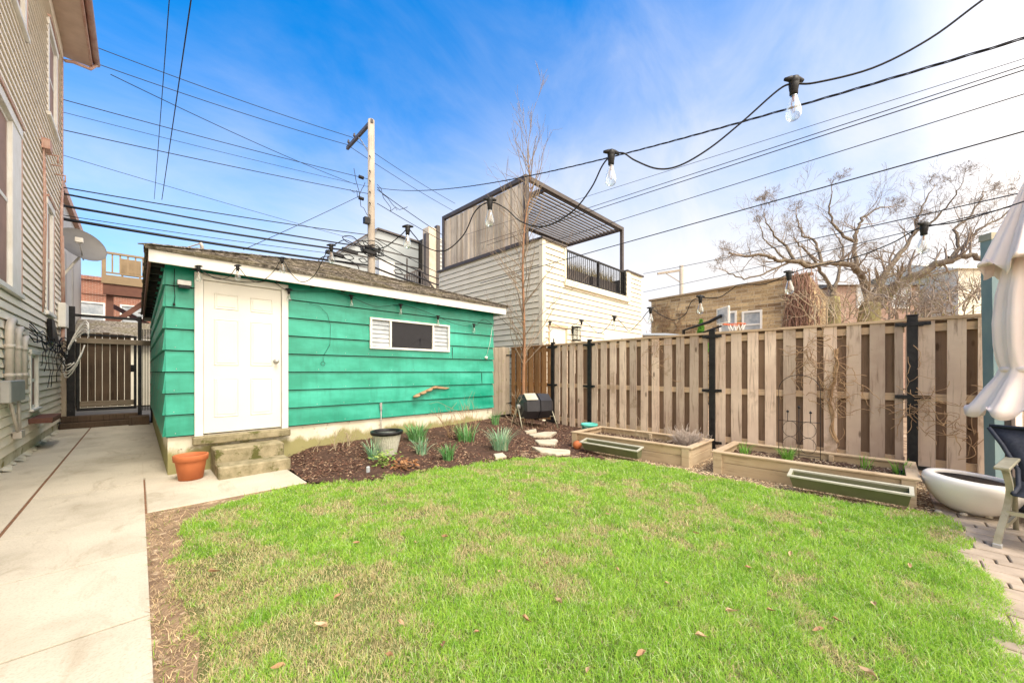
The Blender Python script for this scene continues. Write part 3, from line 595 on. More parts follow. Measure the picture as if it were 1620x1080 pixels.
# hook with wire
p = atN(511, 575, SN0 - .04); mb = MB(); mb.tube([p + Vector((0, 0, .10)), p + Vector((.005, 0, .03))], .003, 5); mb.tube([p + Vector((.03 * math.cos(t), 0, .03 * math.sin(t))) for t in np.linspace(0, 6.28, 14)], .003, 5)
mb.tube([atN(x_, y_, SN0 - .036) for x_, y_ in ((489, 480), (505, 484), (518, 497), (523, 515), (522, 545), (512, 562))], .0025, 5)
tag(obj('wire_hanger', mb, m_wire), 'thin looped wire hanger on the green siding between door and window', 'hook')
mb = MB().tube([(2.935, SN0 - .045, .12), (2.935, SN0 - .045, .60)], .008, 6).bbox((2.915, SN0 - .05, .60), (2.955, SN0 - .028, .72)); tag(obj('ground_conduit', mb, m_galv), 'thin vertical conduit low on the green wall behind the wicker planter', 'conduit')
mb = MB().tube([(.62, 6.6, 2.85), (.62, 6.6, 2.96), (.6, 6.58, 3.0)], .02, 8).tube([(.6, 6.58, 2.99), (.45, 6.9, 2.96), (.2, 7.6, 2.72)], .008, 6); tag(obj('roof_mast', mb, m_conduit), 'short bent conduit mast on the left end of the shed roof', 'conduit')

# ================================================================== FENCE (east side)
FZ = 1.90
def fpt(y):
    return 6.70 + (max(0, y - 2.0) * .068)
fence = thing('board_fence', 'weathered shadowbox board fence with black steel posts along the right side', 'fence', (6.7, 2, 0))
posts = [5.55, 4.49, 2.02, -.226, -2.45, -4.7]
random.seed(21)
def fence_run(y0, y1, mf, mbk, mr_, th, z0=.03, parent=fence, seedo=0):
    random.seed(int(y0 * 10) + 50); fr = MB(); bk = MB(); rl = MB(); y = y0; i = 0; P = .228
    while y > y1 + .04:
        w = min(random.uniform(.136, .148), y - y1 - .03); x_ = fpt(y); x2 = fpt(y - w); zt = FZ - .035 + random.uniform(-.004, .002); zb = z0 + random.uniform(-.02, .02); lx = random.uniform(-.004, .004); ly = random.uniform(-.006, .006)
        def bd(B, xo, yo, ww, dz=0):
            xa = fpt(y - yo) + xo; xb = fpt(y - yo - ww) + xo; t = .018
            B.add([(xa, y - yo, zb), (xb, y - yo - ww, zb), (xb + t, y - yo - ww, zb), (xa + t, y - yo, zb), (xa + lx, y - yo + ly, zt), (xb + lx, y - yo - ww + ly, zt), (xb + t + lx, y - yo - ww + ly, zt), (xa + t + lx, y - yo + ly, zt)], [(0, 3, 2, 1), (4, 5, 6, 7), (0, 1, 5, 4), (1, 2, 6, 5), (2, 3, 7, 6), (3, 0, 4, 7)])
        if w > .03: bd(fr, -.022 + random.uniform(-.003, .003), 0, w)
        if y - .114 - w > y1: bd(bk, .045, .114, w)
        y -= P; i += 1
    for z in (1.78, .94, .16): rl = MB(); obj('rail', rl.add([(fpt(y0) - .001, y0 - .02, z - .045), (fpt(y1) - .001, y1 + .02, z - .045), (fpt(y1) + .04, y1 + .02, z - .045), (fpt(y0) + .04, y0 - .02, z - .045), (fpt(y0) - .001, y0 - .02, z + .045), (fpt(y1) - .001, y1 + .02, z + .045), (fpt(y1) + .04, y1 + .02, z + .045), (fpt(y0) + .04, y0 - .02, z + .045)], [(0, 3, 2, 1), (4, 5, 6, 7), (0, 1, 5, 4), (1, 2, 6, 5), (2, 3, 7, 6), (3, 0, 4, 7)]), mr_, parent)
    cap = MB(); cap.add([(fpt(y0) - .045, y0, FZ - .033), (fpt(y1) - .045, y1, FZ - .033), (fpt(y1) + .085, y1, FZ - .033), (fpt(y0) + .085, y0, FZ - .033), (fpt(y0) - .045, y0, FZ), (fpt(y1) - .045, y1, FZ), (fpt(y1) + .085, y1, FZ), (fpt(y0) + .085, y0, FZ)], [(0, 3, 2, 1), (4, 5, 6, 7), (0, 1, 5, 4), (1, 2, 6, 5), (2, 3, 7, 6), (3, 0, 4, 7)])
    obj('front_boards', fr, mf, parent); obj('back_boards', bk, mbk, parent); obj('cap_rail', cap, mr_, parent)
for a, b in zip(posts, posts[1:]): fence_run(a - .045, b + .045, m_fence, m_fback, m_rail, 0)
for i, y in enumerate(posts):
    x_ = fpt(y); w = .046
    pb = obj('post', MB().bbox((x_ - .055, y - w, -.05), (x_ + .01, y + w, 1.93), .004).bbox((x_ - .06, y - w - .006, 1.93), (x_ + .015, y + w + .006, 1.945), .004), m_black, fence)
    for z in (1.83, .945, .10):
        bm = MB(); bm.bbox((x_ - .062, y - .15, z - .022), (x_ - .056, y + .15, z + .022), .002)
        for s_ in (-1, 1): bm.bbox((x_ - .056, y + s_ * .07 - .02, z - .03), (x_ - .03, y + s_ * .07 + .02, z + .012), .002).tube([(x_ - .068, y + s_ * .12, z), (x_ - .062, y + s_ * .12, z)], .007, 6)
        obj('bracket', bm, m_black, pb)
bf = thing('brown_fence', 'darker brown weathered board fence section behind the compost tumbler', 'fence', (7.0, 6.3, 0))
fence_run(7.05, 5.58, m_brownf, m_brownf, m_brownf, 0, .1, bf)
gt = thing('garden_gate', 'pale weathered plank gate with green stain between shed and fence', 'gate', (6.4, 7.1, .1))
mb = MB(); random.seed(2); x = 5.75
while x < 7.0:
    w = random.uniform(.12, .14); mb.bbox((x, 7.08, .13), (min(x + w, 7.02), 7.10, FZ - .01 + random.uniform(-.01, .01))); x += w + .006
obj('boards', mb, m_gatew, gt); [obj('rail', MB().box((5.75, 7.101, z_), (7.02, 7.14, z_ + .09)), m_gatew, gt) for z_ in (1.6, .3)]
hb = MB()
for z in (1.69, .42): hb.bbox((6.86, 7.064, z - .015), (7.03, 7.078, z + .015)).tube([(7.02, 7.06, z - .04), (7.02, 7.06, z + .04)], .014, 8)
obj('hinge', hb, m_black, gt); obj('latch', MB().bbox((6.29, 7.05, 1.02), (6.36, 7.079, 1.06)).tube([(6.33, 7.04, 1.0), (6.33, 7.04, 1.08)], .012, 8), m_black, gt)

# ================================================================== SIDE GATE between house and shed
GY = 12.95
sg = thing('side_gate', 'black steel framed gate of dark vertical planks at the end of the walk', 'gate', (-.5, GY, 0))
fr = MB()
x0g, x1g = -.98, -.02
fr.bbox((x0g, GY - .03, .36), (x0g + .05, GY + .02, 2.12)).bbox((x1g - .05, GY - .03, .36), (x1g, GY + .02, 2.12)).bbox((x0g + .05, GY - .03, .36), (x1g - .05, GY + .02, .40)).bbox((x0g + .05, GY - .03, 2.08), (x1g - .05, GY + .02, 2.12))
mb = MB(); x = x0g + .06; random.seed(4)
while x < x1g - .10: w = random.uniform(.10, .115); mb.box((x, GY - .01, .44), (x + w, GY + .01, 2.16 + random.uniform(-.03, .02))); x += w + .009
obj('boards', mb, m_dgate, sg); obj('frame', fr, m_black, sg); 
obj('rail', MB().bbox((x0g, GY - .055, 1.90), (.22, GY - .031, 2.02)), m_gatewd, sg); obj('rail', MB().bbox((x0g + .05, GY - .055, .46), (x1g - .05, GY - .031, .58)), m_gatewd, sg)
obj('latch', MB().bbox((x1g - .10, GY - .10, 1.25), (x1g - .02, GY - .056, 1.42)).tube([(x1g - .07, GY - .14, 1.36), (x1g - .07, GY - .10, 1.36)], .02, 8), m_black, sg)
gs = thing('gate_surround', 'black steel posts and crossbar framing the side gate with plank infill', 'gate frame', (-.6, GY, 0))
obj('post', MB().bbox((-1.12, GY - .05, 0), (-1.0, GY + .03, 2.72)), m_black, gs); obj('post', MB().bbox((0, GY - .05, 0), (.07, GY + .03, 2.6)), m_black, gs); obj('post', MB().bbox((.225, GY - .09, 0), (.30, GY + .0, 2.3)), m_black, gs)
obj('crossbar', MB().bbox((-1.0, GY - .02, 2.50), (0, GY + .02, 2.56)), m_black, gs)
mb = MB(); x = .075
while x < .22: mb.box((x, GY - .01, .3), (x + .014, GY + .004, 2.3)); x += .028
obj('picket_infill', mb, m_black, gs)
mb = MB(); mb.box((-1.235, GY - .01, .2), (-1.125, GY + .01, 1.95)); obj('filler_plank', mb, m_gatew, gs)
mb = MB().bbox((-1.2, 12.60, -.05), (.0, 12.95, .13), .012).bbox((-1.2, 12.78, .13), (.0, 13.05, .26), .012).bbox((-.15, 12.45, -.05), (.2, 12.94, .20), .01)
tag(obj('timber_steps', mb, m_dgate), 'low dark timber steps in front of the side gate', 'steps')

# ================================================================== LEFT HOUSE
HE = -1.22; HN1 = 13.2; HT = 8.75
house = thing('clapboard_house', 'tall cream clapboard house with faded red trim along the walk', 'house', (HE, HN1, 0))
obj('wall_core', MB().box((-9, 1.0, -.1), (HE - .012, HN1 - .012, HT)), M('red_brown_gap_shade', (.34, .22, .17), (.26, .17, .13), 4), house)  # backing tinted to colour the shadow lines between the clapboards
WINS = [(7.30, 8.86, 2.30, 4.75), (11.0, 11.84, 2.32, 4.50), (11.19, 12.33, 6.10, 7.95), (7.75, 9.24, 6.26, 8.3), (9.55, 10.25, .62, 1.60)]
hol = [(HN1 - b, HN1 - a, c, d) for a, b, c, d in WINS]; random.seed(1)
mb = MB(); lap(mb, (HE, HN1, 0), (0, -1, 0), (1, 0, 0), HN1 - 1.0, .16, HT, .125, .022, hol, gap=.017); obj('siding', mb, m_cream, house)
mb = MB(); lap(mb, (-9, HN1, 0), (1, 0, 0), (0, 1, 0), 7.78, .16, HT, .125, .017); obj('siding', mb, m_cream, house)
obj('foundation', MB().box((-9, 1.0, -.1), (HE + .0, HN1, .155)), m_found, house)
obj('corner_board', MB().bbox((HE - .02, HN1 - .10, .16), (HE + .026, HN1 + .026, HT)), m_pink, house)
for i, (a, b, c, d) in enumerate(WINS):
    t = (.13 if i < 4 else .07); tb_ = .55 if i == 0 else t; f = MB(); X1 = HE + .03
    f.bbox((HE - .05, a, c + t * .5), (X1, a + t, d - t)).bbox((HE - .05, b - tb_, c + t * .5), (X1, b, d - t)).bbox((HE - .05, a - .02, d - t), (X1 + .012, b + .02, d)).bbox((HE - .05, a - .03, c), (X1 + .03, b + .03, c + t * .5))
    w_ = obj('window', f, m_white, house)
    zc = (c + d) / 2; s = .05
    sh = MB(); y0_, y1_ = a + t, b - tb_; z0_, z1_ = c + t * .5, d - t
    sh.box((HE - .03, y0_, z0_), (HE - .005, y1_, z0_ + s)).box((HE - .03, y0_, z1_ - s), (HE - .005, y1_, z1_)).box((HE - .03, y0_, z0_ + s), (HE - .005, y0_ + s, z1_ - s)).box((HE - .03, y1_ - s, z0_ + s), (HE - .005, y1_, z1_ - s)).box((HE - .03, y0_ + s, zc - s / 2), (HE - .005, y1_ - s, zc + s / 2))
    obj('sash', sh, m_white, w_); obj('pane', MB().box((HE - .022, y0_ + s, z0_ + s), (HE - .016, y1_ - s, z1_ - s)), m_teal if i == 0 else m_glass, w_)
    tr = MB().bbox((HE + .0, b + .001, c), (HE + .036, b + .03, d + .04)).bbox((HE + .0, a - .03, d + .001), (HE + .06, b + .031, d + .04))
    if i < 4: obj('trim_edge', tr, m_pink, w_)
ev = MB().box((HE - .3, 1.0, HT - .22), (-.80, HN1 + .25, HT - .18)); obj('soffit', ev, M('pinkish_soffit', (.66, .52, .42), (.56, .43, .34), 4), house)
obj('fascia', MB().bbox((-.80, 1.0, HT - .24), (-.76, HN1 + .27, HT - .05)), m_pink, house)
obj('gutter', MB().tube([(-.70, 1.0, HT - .10), (-.70, HN1 + .27, HT - .10)], .06, 10).tube([(-.70, HN1 + .2, HT - .14), (-.80, HN1 + .16, HT - .32), (-1.05, HN1 - .05, HT - .42), (HE + .06, HN1 - .12, HT - .5)], .035, 8), m_pink, house)
obj('roof', MB().prism([(-.66, 1.0, HT - .03), (-5, 1.0, HT + 2.2), (-9.4, 1.0, HT - .03)], (0, HN1 - .73, 0)), m_shing, house)
obj('frieze_board', MB().bbox((HE, 1.0, HT - .45), (HE + .03, HN1 - .1, HT - .22)), m_cream, house)
# conduits and meter
mt = thing('electric_service', 'three grey conduits curving out of the house wall into a metal meter box', 'conduits', (HE, 9, 0))
cx = HE + .065
for k, (y, zt, yo) in enumerate(((7.90, 1.92, .35), (8.36, 1.85, .35), (8.76, 1.75, .3))):
    r = .040 - .003 * k; pts = [(cx, y, 1.0), (cx, y, zt - .18)] + [(cx, y + .18 * (1 - math.cos(t)), zt - .18 + .18 * math.sin(t)) for t in np.linspace(.3, 1.57, 6)] + [(cx - .02, y + .34, zt)]
    c_ = obj('conduit', MB().tube(pts, r, 12), m_conduit, mt)
    for z in (1.18, 1.55): obj('coupling', MB().tube([(cx, y, z), (cx, y, z + .05)], r + .007, 12), m_conduit, c_)
obj('meter_box', MB().bbox((HE + .02, 7.66, .86), (HE + .11, 8.50, 1.14), .012), m_grey, mt)
obj('lower_conduit', MB().tube([(cx, 7.95, .86), (cx, 8.3, .48), (cx, 8.45, .38)], .018, 8).tube([(cx, 8.42, .86), (cx, 8.46, .42)], .018, 8).bbox((HE + .02, 8.35, .34), (HE + .10, 8.56, .44)), m_conduit, mt)
tag(obj('window_well_ledge', MB().bbox((HE + .02, 9.4, .44), (HE + .26, 10.35, .52)), m_porch), 'small rusty red ledge under the basement window of the house', 'ledge')
jb = thing('junction_box', 'small white junction box at the house corner above tangled cables', 'box', (HE + .08, 12.55, 2.55)); obj('box', MB().bbox((HE + .02, 12.35, 2.2), (HE + .14, 12.8, 2.72), .015), m_white, jb); obj('conduit', MB().tube([(HE + .08, 12.5, 2.72), (HE + .06, 12.5, 4.6), (HE + .04, 12.9, 5.3)], .022, 8).tube([(HE + .09, 12.65, 2.72), (HE + .07, 12.65, 4.2)], .015, 8).tube([(HE + .08, 12.55, 2.2), (HE + .08, 12.5, 1.9)], .03, 8), m_pink, jb)
random.seed(14); mb = MB()
def wiggle(a, b, n=9, amp=.15, sag=.2):
    a = Vector(a); b = Vector(b); return [a.lerp(b, t) + Vector((random.uniform(0, amp * .5), random.uniform(-amp, amp), random.uniform(-amp, amp) - sag * 4 * t * (1 - t))) * (0 if t in (0, 1) else 1) for t in [i / (n - 1) for i in range(n)]]
for i in range(6): mb.tube(wiggle((HE + .07, 9.1, 2.0 - .04 * i), (HE + .08, 12.4, 1.95 - .05 * i), 12, .07, .12), .007, 5)
for i in range(9):
    c = Vector((HE + .12, 12.2 + random.uniform(-.3, .3), 1.55 + random.uniform(-.2, .3))); rr = random.uniform(.12, .38); mb.tube([c + Vector((.05 * math.sin(t * 2), rr * .8 * math.cos(t), rr * math.sin(t))) for t in np.linspace(0, 5.8, 16)], .006, 5)
for i in range(7): mb.tube(wiggle((HE + .06, 10.2 + .3 * i, 1.9), (HE + .07, 10.0 + .35 * i, 1.1 + random.uniform(-.2, .4)), 8, .08, 0), .005, 5)
tag(obj('cable_tangle', mb, m_wire), 'messy tangle of dark cables running along the house wall to its corner', 'cables')
mb = MB()
for i in range(5):
    c = Vector((HE + .28, 12.35 + random.uniform(-.2, .2), 1.75)); rr = .28 + .05 * i; mb.tube([c + Vector((.18 * math.cos(t), rr * .6 * math.sin(t * .9), rr * math.sin(t + .8) * 1.3)) for t in np.linspace(0, 4.4 + .3 * i, 16)], .012, 6)
tag(obj('cable_loop', mb, m_white), 'looped pale grey cable hanging by the junction box near the gate', 'cable')
tag(obj('open_flap', MB().prism([(HE + .03, 11.0, 2.24), (HE + .03, 11.3, 2.24), (HE + .03, 11.9, 1.85), (HE + .03, 11.1, 1.82)], (.06, 0, 0)), m_black), 'black wedge shaped cover on the siding below the narrow window', 'cover')
mb = MB().tube([(HE + .04, 10.55, 5.2), (HE + .04, 10.62, 4.2), (HE + .04, 10.5, 2.3)], .012, 6).tube([(HE + .04, 10.65, 5.3), (HE + .05, 10.75, 4.0), (HE + .04, 10.6, 2.4)], .01, 6).bbox((HE + .02, 10.5, 5.2), (HE + .12, 10.75, 5.38))
for i in range(3): mb.tube([(HE + .03, 11.0 + .5 * i, 5.28), (HE + .16, 11.0 + .5 * i, 5.3), (HE + .16, 11.0 + .5 * i, 5.16)], .015, 6)
tag(obj('wall_insulators', mb, m_pink), 'reddish wiring and insulator hooks high on the clapboard wall', 'wires')
# dish
dsh = thing('satellite_dish', 'grey satellite dish on an arm at the corner of the cream house', 'satellite dish', (HE, 13.1, 3.5))
dc = at(131, 387, 8.55); aim = Vector((.45, -.75, .42)).normalized(); rotm = aim.to_track_quat('Z', 'Y').to_matrix()
prof = [(.002, -.07)] + [(r, -.07 + .07 * (r / .41) ** 2) for r in (.1, .2, .3, .41)] + [(.415, .006), (.40, -.004), (.3, -.042), (.15, -.068), (.002, -.08)]
obj('reflector', MB().lathe(prof, dc, 32, rot=rotm), m_dish, dsh)
fd = dc + aim * .42 + Vector((-.22, -.05, -.18)); mb = MB().tube([dc + Vector((0, 0, -.36)) + aim * .02, fd], .014, 8); obj('feed_arm', mb, m_grey, dsh)
obj('receiver', MB().bbox(fd - Vector((.06, .05, .05)), fd + Vector((.06, .05, .05))).lathe([(.03, 0), (.045, .05), (.045, .07)], fd, 12, rot=(-aim).to_track_quat('Z', 'Y').to_matrix()), m_white, dsh)
obj('mast', MB().tube([dc - aim * .08, dc - aim * .15 + Vector((0, .02, -.22)), (HE + .03, 12.9, 3.35)], .024, 8).bbox((HE + .02, 12.8, 3.25), (HE + .05, 13.0, 3.45)), m_white, dsh)

# ================================================================== STUFF BEYOND THE ALLEY
def simple_win(par, c, w, h, axis, depth=.06, mg=m_glass, grid=True):
    """axis 'y': facing -y ; 'x': facing -x. c = centre on the wall face"""
    c = Vector(c); u = Vector((1, 0, 0)) if axis == 'y' else Vector((0, 1, 0)); n = Vector((0, -1, 0)) if axis == 'y' else Vector((-1, 0, 0)); t = .07
    def bx(B, u0, u1, z0, z1, n0, n1):
        a = c + u * u0 + n * n0 + Vector((0, 0, z0)); b = c + u * u1 + n * n1 + Vector((0, 0, z1)); B.box([min(a[i], b[i]) for i in range(3)], [max(a[i], b[i]) for i in range(3)])
    f = MB(); bx(f, -w / 2, w / 2, h / 2 - t, h / 2, -.02, depth); bx(f, -w / 2, w / 2, -h / 2, -h / 2 + t, -.02, depth); bx(f, -w / 2, -w / 2 + t, -h / 2 + t, h / 2 - t, -.02, depth); bx(f, w / 2 - t, w / 2, -h / 2 + t, h / 2 - t, -.02, depth)
    if grid: bx(f, -w / 2 + t, w / 2 - t, -.025, .025, -.02, depth * .7)
    o = obj('window', f, m_white, par); g = MB(); bx(g, -w / 2 + t, w / 2 - t, -h / 2 + t, h / 2 - t, .004, .012); obj('pane', g, mg, o); return o
nb = thing('grey_rendered_house', 'pale grey rendered building just beyond the cream house', 'house', (-1.6, 18, 0))
obj('wall', MB().box((-8, 16.5, 0), (-1.62, 23, 6.5)), m_lightsid, nb); obj('roof_trim', MB().box((-8.1, 16.4, 6.5), (-1.5, 23.1, 6.75)), m_pink, nb)
for y in (18.3, 20.2):
    f = MB().box((-1.625, y - .2, 3.2), (-1.60, y + .2, 5.0)); obj('window', f, m_grey, nb)
bb = thing('red_brick_house', 'red brick house with white windows behind the wooden porch', 'house', (-1.5, 31, 0))
obj('wall', MB().box((-3.2, 30, 0), (3, 38, 6.15)), m_redbrick, bb); obj('cornice', MB().box((-3.3, 29.9, 6.15), (3.1, 38, 6.35)).box((-3.2, 29.95, 5.4), (3, 29.999, 5.5)), m_redbrick, bb)
for z in (4.3, 2.3): 
    for x in (-1.75, -.2): simple_win(bb, (x, 30, z), 1.0, 1.35, 'y', mg=m_winlit)
pc = thing('wooden_porch', 'raised red brown wooden porch with pale rails behind the side gate', 'porch', (0, 22, 0))
obj('floor', MB().box((-1.0, 22, 4.95), (3.5, 25, 5.0)), m_porchtan, pc); obj('rim_board', MB().box((-1.02, 21.96, 4.78), (3.5, 22.0, 5.12)), m_porchtan, pc); obj('beam', MB().box((-.98, 22.01, 4.35), (3.5, 22.15, 4.77)), m_porch, pc)
obj('underside', MB().box((-.9, 22.2, 4.70), (3.5, 25, 4.94)), m_soffit_gapshade, pc)
for x in (-.9, 2.2): obj('post', MB().box((x, 22.16, 0), (x + .2, 22.36, 4.9)), m_porch, pc)
obj('post', MB().box((-1.02, 22.02, 5.12), (-.9, 22.14, 6.15)), m_porchtan, pc)
obj('brace', MB().beam((-.75, 22.3, 3.2), (.6, 22.3, 4.6), .1, .18).beam((2.2, 22.3, 3.0), (.2, 24.5, 4.5), .1, .16).beam((.9, 22.5, 2.9), (-.8, 24.5, 4.2), .1, .16), m_porch, pc)
mb = MB().box((-.9, 22.02, 5.98), (3.5, 22.12, 6.06)).box((-.9, 22.04, 5.2), (3.5, 22.1, 5.26)); x = -.75
while x < 3.4: mb.box((x, 22.05, 5.26), (x + .05, 22.09, 5.98)); x += .22
obj('railing', mb, m_porchtan, pc)
pch = thing('porch_chair', 'brown wooden lounge chair standing on the raised porch', 'chair', (-.2, 22.8, 5)); obj('backrest', MB().bbox((-.5, 22.7, 5.3), (.1, 22.76, 6.0)), m_porchtan, pch); obj('seat', MB().bbox((-.5, 22.3, 5.3), (.1, 22.7, 5.36)), m_porchtan, pch)
for x in (-.48, .04): obj('leg', MB().box((x, 22.32, 5.0), (x + .05, 22.37, 5.3)), m_porchtan, pch); obj('leg', MB().box((x, 22.64, 5.0), (x + .05, 22.69, 5.3)), m_porchtan, pch)
gg = thing('alley_garage', 'low white garage with grey shingled roof across the alley', 'garage', (-1, 19.5, 0))
obj('wall', MB().box((-1.45, 19.7, 0), (3.5, 23, 2.45)), m_ivory, gg); obj('roof', MB().prism([(-1.6, 19.5, 2.45), (-1.6, 21.6, 3.25), (-1.6, 23.2, 2.45)], (5.2, 0, 0)), m_shing, gg); obj('fascia', MB().box((-1.6, 19.46, 2.28), (3.6, 19.5, 2.46)), m_white, gg)
# grey modern houses in the middle distance
ha = thing('grey_metal_house', 'modern grey metal clad house with a sloping roof behind the utility pole', 'house', (10, 22, 0))
obj('wall', MB().prism([(7.6, 22, 0), (13.2, 22, 0), (13.2, 22, 9.75), (10.35, 22, 9.9), (7.6, 22, 7.6)], (0, 7, 0)), m_greysid, ha)
mb = MB(); z = 5.0
while z < 9.6:
    xl = 7.6 if z < 7.6 else 7.6 + (z - 7.6) * 1.2; mb.box((xl, 21.975, z), (13.2, 21.995, z + .05)); z += .62
obj('cladding_joint', mb, m_frame, ha); obj('roof_edge', MB().beam((7.5, 22, 7.6), (10.35, 22, 9.98), .3, .1, (0, 0, 1)).beam((10.35, 22, 9.98), (13.2, 22, 9.85), .3, .1), m_frame, ha)
obj('window_band', MB().box((8.4, 21.96, 6.2), (12.4, 21.99, 6.28)).box((12.3, 21.95, 4), (12.38, 21.99, 8.6)), m_frame, ha)
hb_ = thing('striped_clapboard_house', 'pale house with dark lap lines left of the roof deck screen', 'house', (14, 20, 0))
mb = MB(); lap(mb, (13.25, 20.6, 0), (1, 0, 0), (0, -1, 0), 3.2, 4.0, 10.0, .26, .05); obj('siding', mb, m_lightsid, hb_); obj('wall', MB().box((13.27, 20.62, 0), (16.4, 26, 10)), m_soffit_gapshade, hb_)
obj('chimney_column', MB().box((12.65, 19.9, 3), (13.2, 20.58, 10.2)), m_slat, hb_); obj('column_post', MB().box((13.2, 19.8, 3), (13.42, 20.1, 10.4)).box((12.4, 19.8, 3), (12.62, 20.1, 9.7)), m_frame, hb_)
# deck with stair rail
sr = thing('metal_stair', 'black metal stair and landing railing above the shed roof line', 'stairs', (11.5, 18.5, 0))
A = atN(640, 436, 18.5); B = atN(664, 426, 18.5); Cc = atN(690, 461, 18.5); mb = MB(); mb.beam(A, B, .08, .08).beam(B, Cc, .08, .08)
for p_, q_, n_ in ((A, B, 9), (B, Cc, 10)):
    for i in range(n_ + 1):
        p = p_.lerp(q_, i / n_); mb.box((p.x - .02, p.y - .02, p.z - 1.0), (p.x + .02, p.y + .02, p.z))
obj('railing', mb, m_frame, sr); obj('stringer', MB().beam(A - Vector((0, 0, 1)), B - Vector((0, 0, 1)), .3, .15).beam(B - Vector((0, 0, 1.05)), Cc - Vector((0, 0, 1.05)), .3, .2).box((A.x, 18.4, 0), (A.x + .15, 18.6, A.z - 1)).box((B.x, 18.4, 0), (B.x + .15, 18.6, B.z - 1)), m_frame, sr)
cb = thing('rooftop_cabinet', 'plain white rooftop cabinet just right of the utility pole', 'cabinet', (9.5, 17, 0))
p0 = atN(594, 413, 17); p1 = atN(615, 442, 17); obj('cabinet', MB().bbox((p0.x, 16.6, p1.z - .6), (p1.x + .1, 17.0, p0.z)), m_white, cb); obj('stand', MB().box((p0.x, 16.7, 0), (p0.x + .1, 16.9, p1.z - .6)).box((p1.x, 16.7, 0), (p1.x + .1, 16.9, p1.z - .6)), m_frame, cb)

# ================================================================== WHITE GARAGE WITH ROOF DECK
GE0, GE1, GN0, GN1, GT = 7.26, 12.72, 6.17, 10.75, 4.62
gar = thing('roof_deck_garage', 'two storey ivory clapboard garage with a roof deck behind the fence', 'garage', (GE0, GN0, 0))
RX0, RX1, RZ0 = 8.24, 11.58, 3.74
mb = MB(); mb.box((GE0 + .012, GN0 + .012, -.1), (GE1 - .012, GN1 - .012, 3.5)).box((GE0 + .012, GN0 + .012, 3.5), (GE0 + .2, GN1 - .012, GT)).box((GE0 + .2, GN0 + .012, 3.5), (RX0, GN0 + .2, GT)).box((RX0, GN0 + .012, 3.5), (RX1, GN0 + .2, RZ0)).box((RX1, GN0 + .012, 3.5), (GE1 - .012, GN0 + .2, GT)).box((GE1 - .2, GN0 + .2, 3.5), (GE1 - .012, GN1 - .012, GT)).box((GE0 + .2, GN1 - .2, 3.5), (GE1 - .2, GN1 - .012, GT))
obj('wall_core', mb, m_soffit_gapshade, gar)  # dark colour behind the boards draws the shadow lines in their gaps
dz = 2.42
mb = MB(); lap(mb, (GE0, GN0, 0), (1, 0, 0), (0, -1, 0), GE1 - GE0, .1, GT, .155, .022, [(RX0 - GE0, RX1 - GE0, RZ0, GT + 1), (.22, 1.02, 0, dz + .08), (2.9, 4.9, 0, 2.45), (1.35, 1.75, 0, 1.2)]); obj('south_siding', mb, m_ivory, gar)
mb = MB(); lap(mb, (GE0, GN1, 0), (0, -1, 0), (-1, 0, 0), GN1 - GN0, .1, GT, .155, .022); obj('west_siding', mb, m_ivory, gar)
obj('corner_board', MB().bbox((GE0 - .026, GN0 - .026, 0), (GE0 + .0, GN0 + .10, GT)).bbox((GE0 + .0, GN0 - .026, 0), (GE0 + .1, GN0 - .0, GT)).bbox((GE1 - .1, GN0 - .026, 0), (GE1 + .0, GN0 - .0, GT)).bbox((RX0 - .08, GN0 - .03, RZ0), (RX0, GN0 + .22, GT)).bbox((RX1, GN0 - .03, RZ0), (RX1 + .28, GN0 + .22, GT)), m_ivory, gar)
obj('parapet_cap', MB().bbox((GE0 - .06, GN0 - .06, GT), (RX0 + .0, GN0 + .24, GT + .05)).bbox((GE0 - .06, GN0 + .24, GT), (GE0 + .24, GN1 + .06, GT + .06)), m_frame, gar); obj('parapet_cap', MB().bbox((RX1, GN0 - .06, GT), (GE1 + .06, GN0 + .24, GT + .05)), m_frame, gar)
obj('railing_ledge', MB().bbox((RX0 - .1, GN0 - .09, RZ0 - .16), (RX1 + .12, GN0 - .02, RZ0 - .02)).bbox((RX0 - .1, GN0 - .03, RZ0 - .018), (RX1 + .1, GN0 + .2, RZ0 + .03)), m_ivory, gar)
dd = obj('door', MB().bbox((GE0 + .28, GN0 - .01, .1), (GE0 + .96, GN0 + .02, dz)), m_door, gar); obj('door_frame', MB().bbox((GE0 + .22, GN0 - .03, .1), (GE0 + .28, GN0 + .02, dz)).bbox((GE0 + .96, GN0 - .03, .1), (GE0 + 1.02, GN0 + .02, dz)).bbox((GE0 + .20, GN0 - .05, dz), (GE0 + 1.04, GN0 + .02, dz + .07)), m_rail, gar)
obj('door_knob', MB().bbox((GE0 + .42, GN0 - .03, 2.0), (GE0 + .45, GN0 - .011, 2.12)), m_black, dd)
w_ = obj('window', MB().bbox((GE0 + 2.9, GN0 - .03, 1.2), (GE0 + 4.9, GN0 + .015, 2.45)), m_door, gar); obj('pane', MB().box((GE0 + 3.9, GN0 - .04, 1.5), (GE0 + 4.05, GN0 - .031, 2.35)).box((GE0 + 4.5, GN0 - .04, 1.5), (GE0 + 4.8, GN0 - .031, 2.35)), m_winlit, w_)
rg = MB().box((RX0 + .02, GN0 + .02, GT - .06), (RX1 - .02, GN0 + .06, GT - .01)).box((RX0 + .02, GN0 + .02, RZ0 + .06), (RX1 - .02, GN0 + .06, RZ0 + .10)); x = RX0 + .03
for xx in (RX0 + .02, (RX0 + RX1) / 2, RX1 - .07): rg.box((xx, GN0 + .01, RZ0 + .03), (xx + .05, GN0 + .07, GT - .005))
while x < RX1 - .03: rg.box((x, GN0 + .032, RZ0 + .1), (x + .016, GN0 + .048, GT - .06)); x += .098
obj('railing', rg, m_black, gar)
